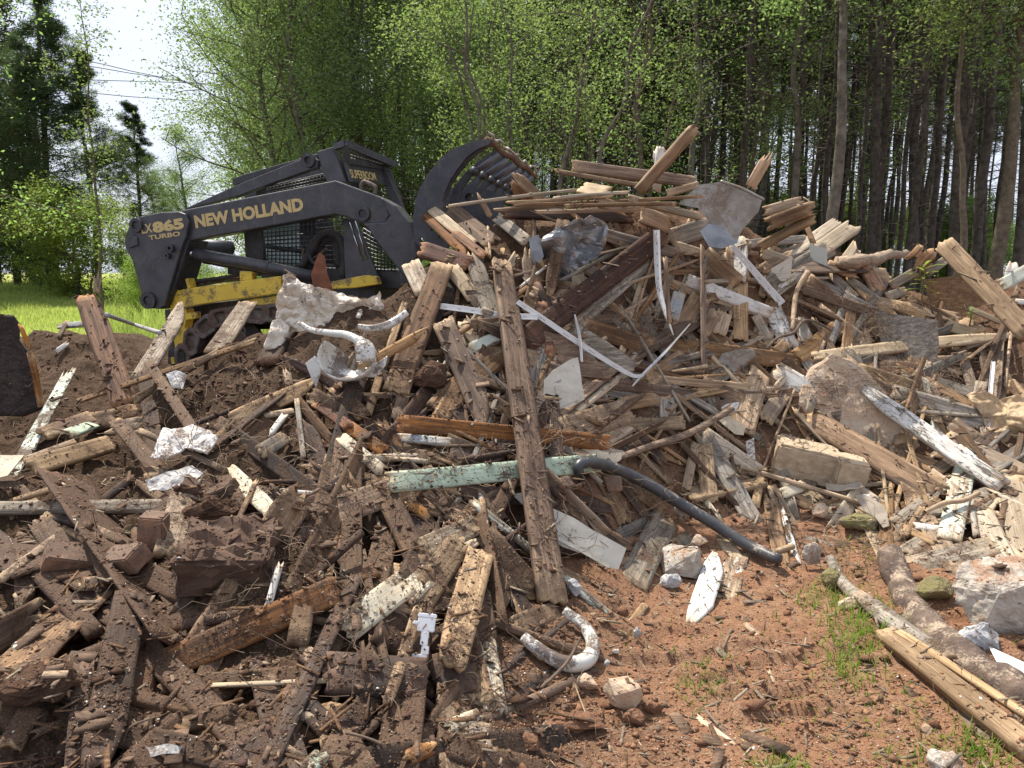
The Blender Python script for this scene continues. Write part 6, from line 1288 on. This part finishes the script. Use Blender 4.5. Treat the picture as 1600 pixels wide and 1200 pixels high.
# white plastic bracket
br = at(663, 994, 1/float(qat(663, 994))-.07); bm = bmesh.new()
for (x0, z0, x1, z1) in ((-.030,.060,.035,.075), (-.028,.015,.032,.062), (-.012,-.03,.014,.02), (-.005,-.06,.02,-.03), (-.035,-.075,.016,-.058), (-.045,.036,-.02,.048)):
    r_ = bmesh.ops.create_cube(bm, size=1); vv = r_['verts']; bmesh.ops.scale(bm, vec=Vector((x1-x0, .022, z1-z0)), verts=vv); bmesh.ops.translate(bm, vec=Vector(((x0+x1)/2, 0, (z0+z1)/2)), verts=vv)
bmesh.ops.bevel(bm, geom=bm.edges[:], offset=.003, segments=2, affect='EDGES')
o = link('plastic_bracket', mesh_bm('plastic_bracket', bm), None, solid('clean_plastic', (.82,.82,.81), (.78,.78,.77), rough=.35, dirt=.22, bump=0)); o.location = br; o.rotation_euler = (-.5, .15, .1); tag(o, 'small white plastic bracket wedged between soiled boards', 'plastic bracket')
# tall post board in front of everything, hose last
B(786,404,868,942,35,'brown',dirt=1,t=.045,label='tall upright post board standing in front of the pile',over=.10,j=(.02,.02),tp=(.82,1),roll=-.35,name='post_board',cat='board')
T_([(905,740),(904,728),(920,722),(960,732),(1010,755),(1060,785),(1110,815),(1165,850),(1218,876)],[8,8,9,9.5,9.5,9.5,9.5,9.5,9.5],M_HOSE,'black hose with a pale dusty upper half arching down to the clay','hose','black_hose',14,60,lift=.05)
T_([(1213,862),(1240,853)],5,M_TWIGT,'short tan pipe stub beside the end of the hose','pipe','pipe_stub',8,6)
T_([(1445,800),(1475,786),(1505,782),(1530,770)],[3,4,4,4],M_TWIGT,'curved tan branch across the pale trim plank','branch','branch',7,lift=.05)
T_([(1262,425),(1245,455),(1240,490),(1238,515)],[5,4,4,3],M_TWIGT,'curved tan stick hanging below the upright white siding scrap','stick','stick',6,lift=.05)
T_([(1198,545),(1215,528),(1240,520),(1255,502),(1275,503),(1300,517)],[2,2,2.5,2.5,2,1.5],M_TWIG,'wiry dark root lying across the boards left of the plywood','root','root',6,lift=.05)
T_([(1215,480),(1212,460),(1205,440)],1.5,M_TWIG,'thin dark wire beside the end of the slotted strip','wire','thin_wire',5,lift=.04)
T_([(1050,580),(1080,576),(1105,572)],[1.5,3,3],M_TWIGT,'pale forked twig left of the curled metal flake','twig','twig',6,lift=.03); T_([(905,735),(925,770),(918,800)],[1.5,1.5,1],M_TWIG,'thin root hanging below the bend of the hose','root','root',5)
T_([(540,1145),(570,1152),(597,1163)],[2.5,2,3],M_TWIG,'bent root lying near the bottom middle','root','root',6,lift=.02); T_([(245,1120),(215,1130),(200,1140),(193,1160)],[1,2,1.5,1],M_TWIG,'thin root beside the wide purple-brown plank','root','root',5,lift=.02)
T_([(893,1053),(902,1080),(915,1115)],1.2,M_TWIGT,'thin straw lying below the broken white ring','straw','straw',5)
# crumpled tan bag
S([(1508,618),(1540,608),(1565,622),(1590,615),(1625,640),(1625,720),(1590,705),(1560,690),(1545,668),(1530,640)], M_BAG, 'crumpled tan plastic bag among the boards at the right edge', 'bag', 'crumpled_bag', .003, .06, 5, 6, .7, 31, True, crease=.06, dofs=.0)
# ------------------------------------------------------------------ loose small stuff dropped on everything
bpy.context.view_layer.update()
dg = bpy.context.evaluated_depsgraph_get()
Vs, Fs = [], []; off = 0
def addmesh(o):
    global off
    me = o.data; n = len(me.vertices)
    if not n: return
    co = np.empty(n*3, np.float32); me.vertices.foreach_get('co', co); co = co.reshape(-1, 3)
    M = np.array(o.matrix_world); co = co@M[:3, :3].T+M[:3, 3]; me.calc_loop_triangles(); t = np.empty(len(me.loop_triangles)*3, np.int32); me.loop_triangles.foreach_get('vertices', t)
    Vs.append(co); Fs.append(t.reshape(-1, 3)+off); off += n
SKIP = {'pine_tree', 'leafy_tree', 'bush', 'ground'}
for o in list(COL.objects):
    if o.type != 'MESH' or o.parent is not None: continue
    nm = o.name.split('.')[0]
    if nm in ('field_grass', 'road', 'power_line', 'ground', 'soil_heap'): continue
    addmesh(o)
NOBJ = sum(len(f) for f in Fs)
# the fine part of the ground sheet
msk = (np.abs(HEAP_V[HEAP_F].mean(1)[:, 0]) < 6) & (HEAP_V[HEAP_F].mean(1)[:, 1] < 10.5) & (HEAP_V[HEAP_F].mean(1)[:, 1] > .9)
Fq = HEAP_F[msk]; Vs.append(HEAP_V.astype(np.float32)); Fs.append(np.concatenate([Fq[:, [0, 1, 2]], Fq[:, [0, 2, 3]]])+off); off += len(HEAP_V)
AV = np.concatenate(Vs); AF = np.concatenate(Fs)
BV = BVHTree.FromPolygons(AV.tolist(), AF.tolist(), all_triangles=True)
DOWN = Vector((0, 0, -1))
def drop(n, f, seed, slope=.35, onobj=.3):
    """points (position, normal) on the upper side of whatever lies there; f(x,y) = chance"""
    rg = np.random.RandomState(seed); P, N = [], []; t = 0
    while len(P) < n and t < n*6:
        t += 1; u = rg.uniform(-40, 1640); v = rg.uniform(300, 1240); q = float(qat(u, v))
        if q < 1/9.5: continue
        p = at(u, v, 1/q); x, y = p.x+rg.normal()*.08, p.y+rg.normal()*.12
        if rg.rand() > f(x, y, u, v): continue
        h = BV.ray_cast(Vector((x, y, 4)), DOWN)
        if h[0] is None or h[1].z < slope: continue
        if h[2] < NOBJ and rg.rand() > onobj*(.3+1.6*vnoise(np.array(x*7.), np.array(y*7.))): continue
        P.append(tuple(h[0])); N.append(tuple(h[1]))
    return np.array(P), np.array(N)
OCT_V = np.array([(1,0,0),(0,1,0),(-1,0,0),(0,-1,0),(0,0,1),(0,0,-.6)], float); OCT_F = np.array([(0,1,4),(1,2,4),(2,3,4),(3,0,4),(1,0,5),(2,1,5),(3,2,5),(0,3,5)])
CUB_V = np.array([(x,y,z) for x in (-1,1) for y in (-1,1) for z in (-1,1)], float)*.5; CUB_F = np.array([(0,1,3,2),(4,6,7,5),(0,4,5,1),(2,3,7,6),(0,2,6,4),(1,5,7,3)])
def bits(name, P, size, seed, mat, label, shape='oct', asp=(1, 1, .7), tilt=.3, lift=.2):
    rg = np.random.RandomState(seed); n = len(P); BVt, BF = (OCT_V, OCT_F) if shape == 'oct' else (CUB_V, CUB_F); k = len(BVt)
    s = size(rg, n); v = np.repeat(BVt[None], n, 0)*s[:, None, None]*np.array(asp)*rg.uniform(.65, 1.35, (n, 1, 3)); v += rg.normal(size=v.shape)*s[:, None, None]*(.16 if shape == 'oct' else .04)*np.array(asp)
    a = rg.rand(n)*6.283; ca, sa = np.cos(a), np.sin(a); tx, ty = rg.normal(size=n)*tilt, rg.normal(size=n)*tilt
    x, y, z = v[..., 0], v[..., 1], v[..., 2]; z2 = z+x*tx[:, None]+y*ty[:, None]; X = x*ca[:, None]-y*sa[:, None]; Y = x*sa[:, None]+y*ca[:, None]
    V = np.stack([X, Y, z2], -1)+P[:, None, :]+np.array([0, 0, 1])*(s*lift*asp[2])[:, None, None]
    Fq = (BF[None]+np.arange(n)[:, None, None]*k).reshape(-1, BF.shape[1])
    tag(link(name, mesh_np(name, V.reshape(-1, 3), Fq), mat=mat), label, kind='stuff')
ex = lambda a, b: (lambda rg, n: a+rg.exponential(b, n))
left = lambda x, y, u, v: (1. if u < 640 and v > 560 else .75 if u < 900 and v > 640 else .12 if u < 900 else .04)*(.35+1.3*vnoise(np.array(x*5.), np.array(y*5.)))
M_CR = solid('soil_crumbs', (.085,.050,.034), (.15,.095,.066), scale=30, rough=.97, spec=.1, bump=0)
M_CRL = solid('light_crumbs', (.30,.22,.155), (.19,.125,.085), scale=25, rough=.95, spec=.1, bump=0)
M_CRR = solid('clay_crumbs', (.31,.17,.10), (.22,.115,.068), scale=20, rough=.97, spec=.1, bump=0)
M_CRW = solid('white_crumbs', (.62,.59,.53), (.5,.46,.4), scale=20, rough=.9, bump=0)
P, N = drop(24000, left, 1); bits('soil_crumbs', P, ex(.0016, .0018), 1, M_CR, 'dark soil crumbs strewn over the boards of the left heap')
P, N = drop(9000, left, 2); bits('light_crumbs', P, ex(.0013, .0013), 2, M_CRL, 'pale tan crumbs and grit strewn over the left heap')
clay = lambda x, y, u, v: 1. if (v > 820 and u > 780) or (v > 740 and u > 1180) else (.04 if u > 900 else 0.)
P, N = drop(11000, clay, 3, onobj=.12); bits('clay_crumbs', P, ex(.0016, .0024), 3, M_CRR, 'crumbly red clay bits on the ground at the foot of the pile')
P, N = drop(1900, lambda x, y, u, v: .8 if v > 560 else .3, 4); bits('white_crumbs', P, ex(.0011, .0017), 4, M_CRW, 'white plaster grit scattered over the heap')
P, N = drop(330, clay, 5, onobj=.05); bits('clay_clods', P, ex(.006, .007), 5, M_CLAY, 'fist-sized and smaller clods of red clay')
P, N = drop(600, left, 6, onobj=.15); bits('soil_clods', P, ex(.005, .007), 6, M_CLOD, 'small clods of dark soil on the left heap')
allv = lambda x, y, u, v: 1. if v < 900 or u < 800 else .25
for nm, n, sd, mt, lab, l, f in (('tan_splinters', 1500, 7, wood('tan', 0), 'tan wood splinters caught all over the pile', 1, lambda x, y, u, v: (1. if u > 800 else .25)*(1 if v < 880 else .35)),
                              ('dark_splinters', 1700, 8, wood('brown', 2), 'dark bark and wood bits all over the left heap', 1, lambda x, y, u, v: 1. if u < 900 else .25),
                              ('pale_splinters', 600, 9, wood('pale', 0), 'pale fresh wood slivers scattered over the pile', 1, lambda x, y, u, v: (1. if u > 700 else .35)*(1 if v < 880 else .4))):
    P, N = drop(n, f, sd, onobj=.45); bits(nm, P, lambda rg, n: np.minimum(.005+rg.exponential(.008, n), .03), sd, mt, lab, 'cub', (4.2, .40, .16), .28, .6)
P, N = drop(1500, lambda x, y, u, v: 1. if u < 900 else .4, 17); bits('bark_flakes', P, ex(.006, .008), 17, wood('brown', 1), 'flat flakes of bark and rotten wood on the heap', 'cub', (2.0, .9, .22), .3, .6)
M_MUL = solid('mulch', (.115,.065,.052), (.065,.038,.031), scale=18, rough=.95, spec=.1, bump=0)
P, N = drop(5200, lambda x, y, u, v: 1. if (u < 430 and 495 < v < 665) else (.02 if u < 800 else 0.), 21); bits('mulch_chips', P, lambda rg, n: np.minimum(.004+rg.exponential(.006, n), .022), 21, M_MUL, 'reddish-brown mulch chips on the flat ground beyond the rusty board', 'cub', (2.2, .8, .3), .35, .6)
P, N = drop(2600, lambda x, y, u, v: (1. if v > 560 else .6) if u > 640 and v < 890 else .15, 22, onobj=.5); bits('wood_chips', P, ex(.003, .004), 22, wood('tan', 1), 'tiny tan wood chips and bark between the boards of the right half', 'cub', (2.6, .8, .3), .4, .6)
# rootlets and straw
def fibres(cs, mat, name, label, seed, L=(.08, .22), r=.0011, down=.0):
    rg = np.random.RandomState(seed); A = Acc()
    for (u, v, ru, rv, n) in cs:
        for i in range(n):
            uu, vv = u+rg.normal()*ru*.5, v+rg.normal()*rv*.5; q = float(qat(uu, vv))
            if q < 1/9.: continue
            p = np.array(at(uu, vv, 1/q-.015)); d = rg.normal(size=3); d[2] = d[2]*.6-down; d /= np.linalg.norm(d); l = rg.uniform(*L); pts = [p]
            for s in range(5):
                d = d+rg.normal(size=3)*.38; d[2] -= .08; d /= np.linalg.norm(d); pts.append(pts[-1]+d*l/5)
            A.add(*tube_arrays(pts, np.linspace(r, r*.5, 6), 4, False))
    tag(link(name, A.mesh(name), mat=mat), label, kind='stuff')
fibres([(1335,490,50,60,260),(1365,510,30,30,160),(1255,465,60,40,180),(1290,610,30,20,60),(1380,600,110,40,260),(1440,590,120,50,260),(960,480,60,40,130),(1010,500,60,30,90),(1245,680,60,50,100),(1330,860,90,50,160),(1000,510,60,30,100),(1090,440,60,50,60),(1560,570,60,50,150)], M_TWIG, 'rootlets', 'matted brown rootlets between the boards of the right half', 1)
fibres([(1365,515,25,25,120),(1400,478,70,12,120),(750,440,20,30,40),(1430,600,150,50,160),(900,700,300,60,120),(300,640,200,120,120),(1100,760,200,100,160),(430,720,500,200,160)], M_TWIGT, 'straw', 'tan straw and dry grass stems caught in the pile', 2, (.05, .17), .0013)
fibres([(1000,790,250,100,90),(550,800,500,300,200),(1150,600,200,200,90)], M_TWIG, 'loose_roots', 'long thin roots sticking out of the soil', 3, (.15, .4), .0018)
fibres([(1150,1050,500,200,420),(1300,1000,300,150,120)], M_TWIGT, 'dry_grass_bits', 'bits of dry grass lying on the red clay', 5, (.03, .09), .0011)
# weed growing on the pile
def weed(u, v, h, nl, label, seed, name='leafy_weed', ll=.16, wd=.028, mat=LEAF_Y):
    rg = np.random.RandomState(seed); q = float(qat(u, v)); b = np.array(at(u, v, 1/q-.02)); e = empty(name, tuple(b)); tag(e, label, 'plant'); A = Acc(); V = []; Fq = []
    A.add(*tube_arrays([(0, 0, -.03), (.01, 0, h*.5), (0, .01, h)], [.006, .005, .003], 6)); link('stem', A.mesh('stem'), e, M_TWIGG)
    for i in range(nl):
        z = h*(.25+.75*i/nl); a = i*2.4; up = .75-.5*(1-i/nl); L = ll*rg.uniform(.7, 1.15); d = np.array([math.cos(a), math.sin(a), up]); d /= np.linalg.norm(d); s = np.cross(d, [0, 0, 1]); s /= np.linalg.norm(s); k = len(V)
        for t, w_ in ((0, .15), (.25, .8), (.55, 1.), (.8, .6), (1, .02)):
            c = np.array([0, 0, z])+d*L*t+np.array([0, 0, -.35*L*t*t]); V += [tuple(c-s*wd/2*w_+np.array([0,0,.004])), tuple(c), tuple(c+s*wd/2*w_+np.array([0,0,.004]))]
        for r_ in range(4):
            for c_ in range(2): x = k+r_*3+c_; Fq.append((x, x+1, x+4, x+3))
    link('leaves', mesh_np('leaves', V, Fq, True), e, mat)
M_TWIGG = solid('green_stem', (.16,.22,.05), rough=.6, bump=0)
weed(1440, 470, .30, 16, 'bright green leafy weed growing on the pile at right', 1, ll=.17); weed(1515, 505, .12, 8, 'small dark green sprout below the long leaning board', 2, ll=.08, wd=.035, mat=LEAF_M)
for i, (u, v, s) in enumerate(((1335,985,1),(1355,1000,.9))): pass
def tufts(cs, seed, name, label):
    rg = np.random.RandomState(seed); V = []; Fq = []
    for (u, v, ru, rv, n, h) in cs:
        for i in range(n):
            uu, vv = u+rg.normal()*ru*.5, v+rg.normal()*rv*.5; q = float(QB0[min(QH-1, int((vv-QV0)/QS)), min(QW-1, max(0, int((uu-QU0)/QS)))])
            p = at(uu, vv, 1/q); hh = BV.ray_cast(Vector((p.x, p.y, 1.2)), DOWN)
            if hh[0] is None or hh[2] < NOBJ: continue
            b = np.array(hh[0]); a = rg.rand()*6.28; l = h*rg.uniform(.5, 1.2); o_ = np.array([math.cos(a), math.sin(a), 0]); s = np.array([-math.sin(a), math.cos(a), 0])*.0028*rg.uniform(.7, 1.4); k = len(V); ln = rg.uniform(.3, 1.1)
            for t in (0, .4, .75, 1.): c = b+o_*l*ln*t*t*.8+np.array([0, 0, l*(t-.35*t*t*ln)]); w_ = (1-t*.9); V += [tuple(c-s*w_), tuple(c+s*w_)]
            for r_ in range(3): x = k+r_*2; Fq.append((x, x+1, x+3, x+2))
    tag(link(name, mesh_np(name, V, Fq, True), mat=LEAF_G2), label, kind='stuff')
LEAF_G2 = leafmat('grass_tuft', (.13,.24,.03), (.19,.30,.05), (.26,.34,.07), .45)
tufts([(1335,965,60,50,230,.10),(1365,1000,70,60,190,.08),(1320,1025,40,50,160,.07),(1540,1160,110,40,200,.06),(1290,935,60,30,120,.07),(1420,1060,140,70,90,.045),(1215,1195,50,20,160,.04),(1100,1065,50,40,110,.05),(1340,870,60,40,40,.07),(1160,990,300,90,70,.035),(1480,1185,150,30,130,.05),(1330,1130,200,60,120,.03),(1565,800,30,60,40,.12)], 1, 'grass_tufts', 'fresh green grass tufts at the lower right')
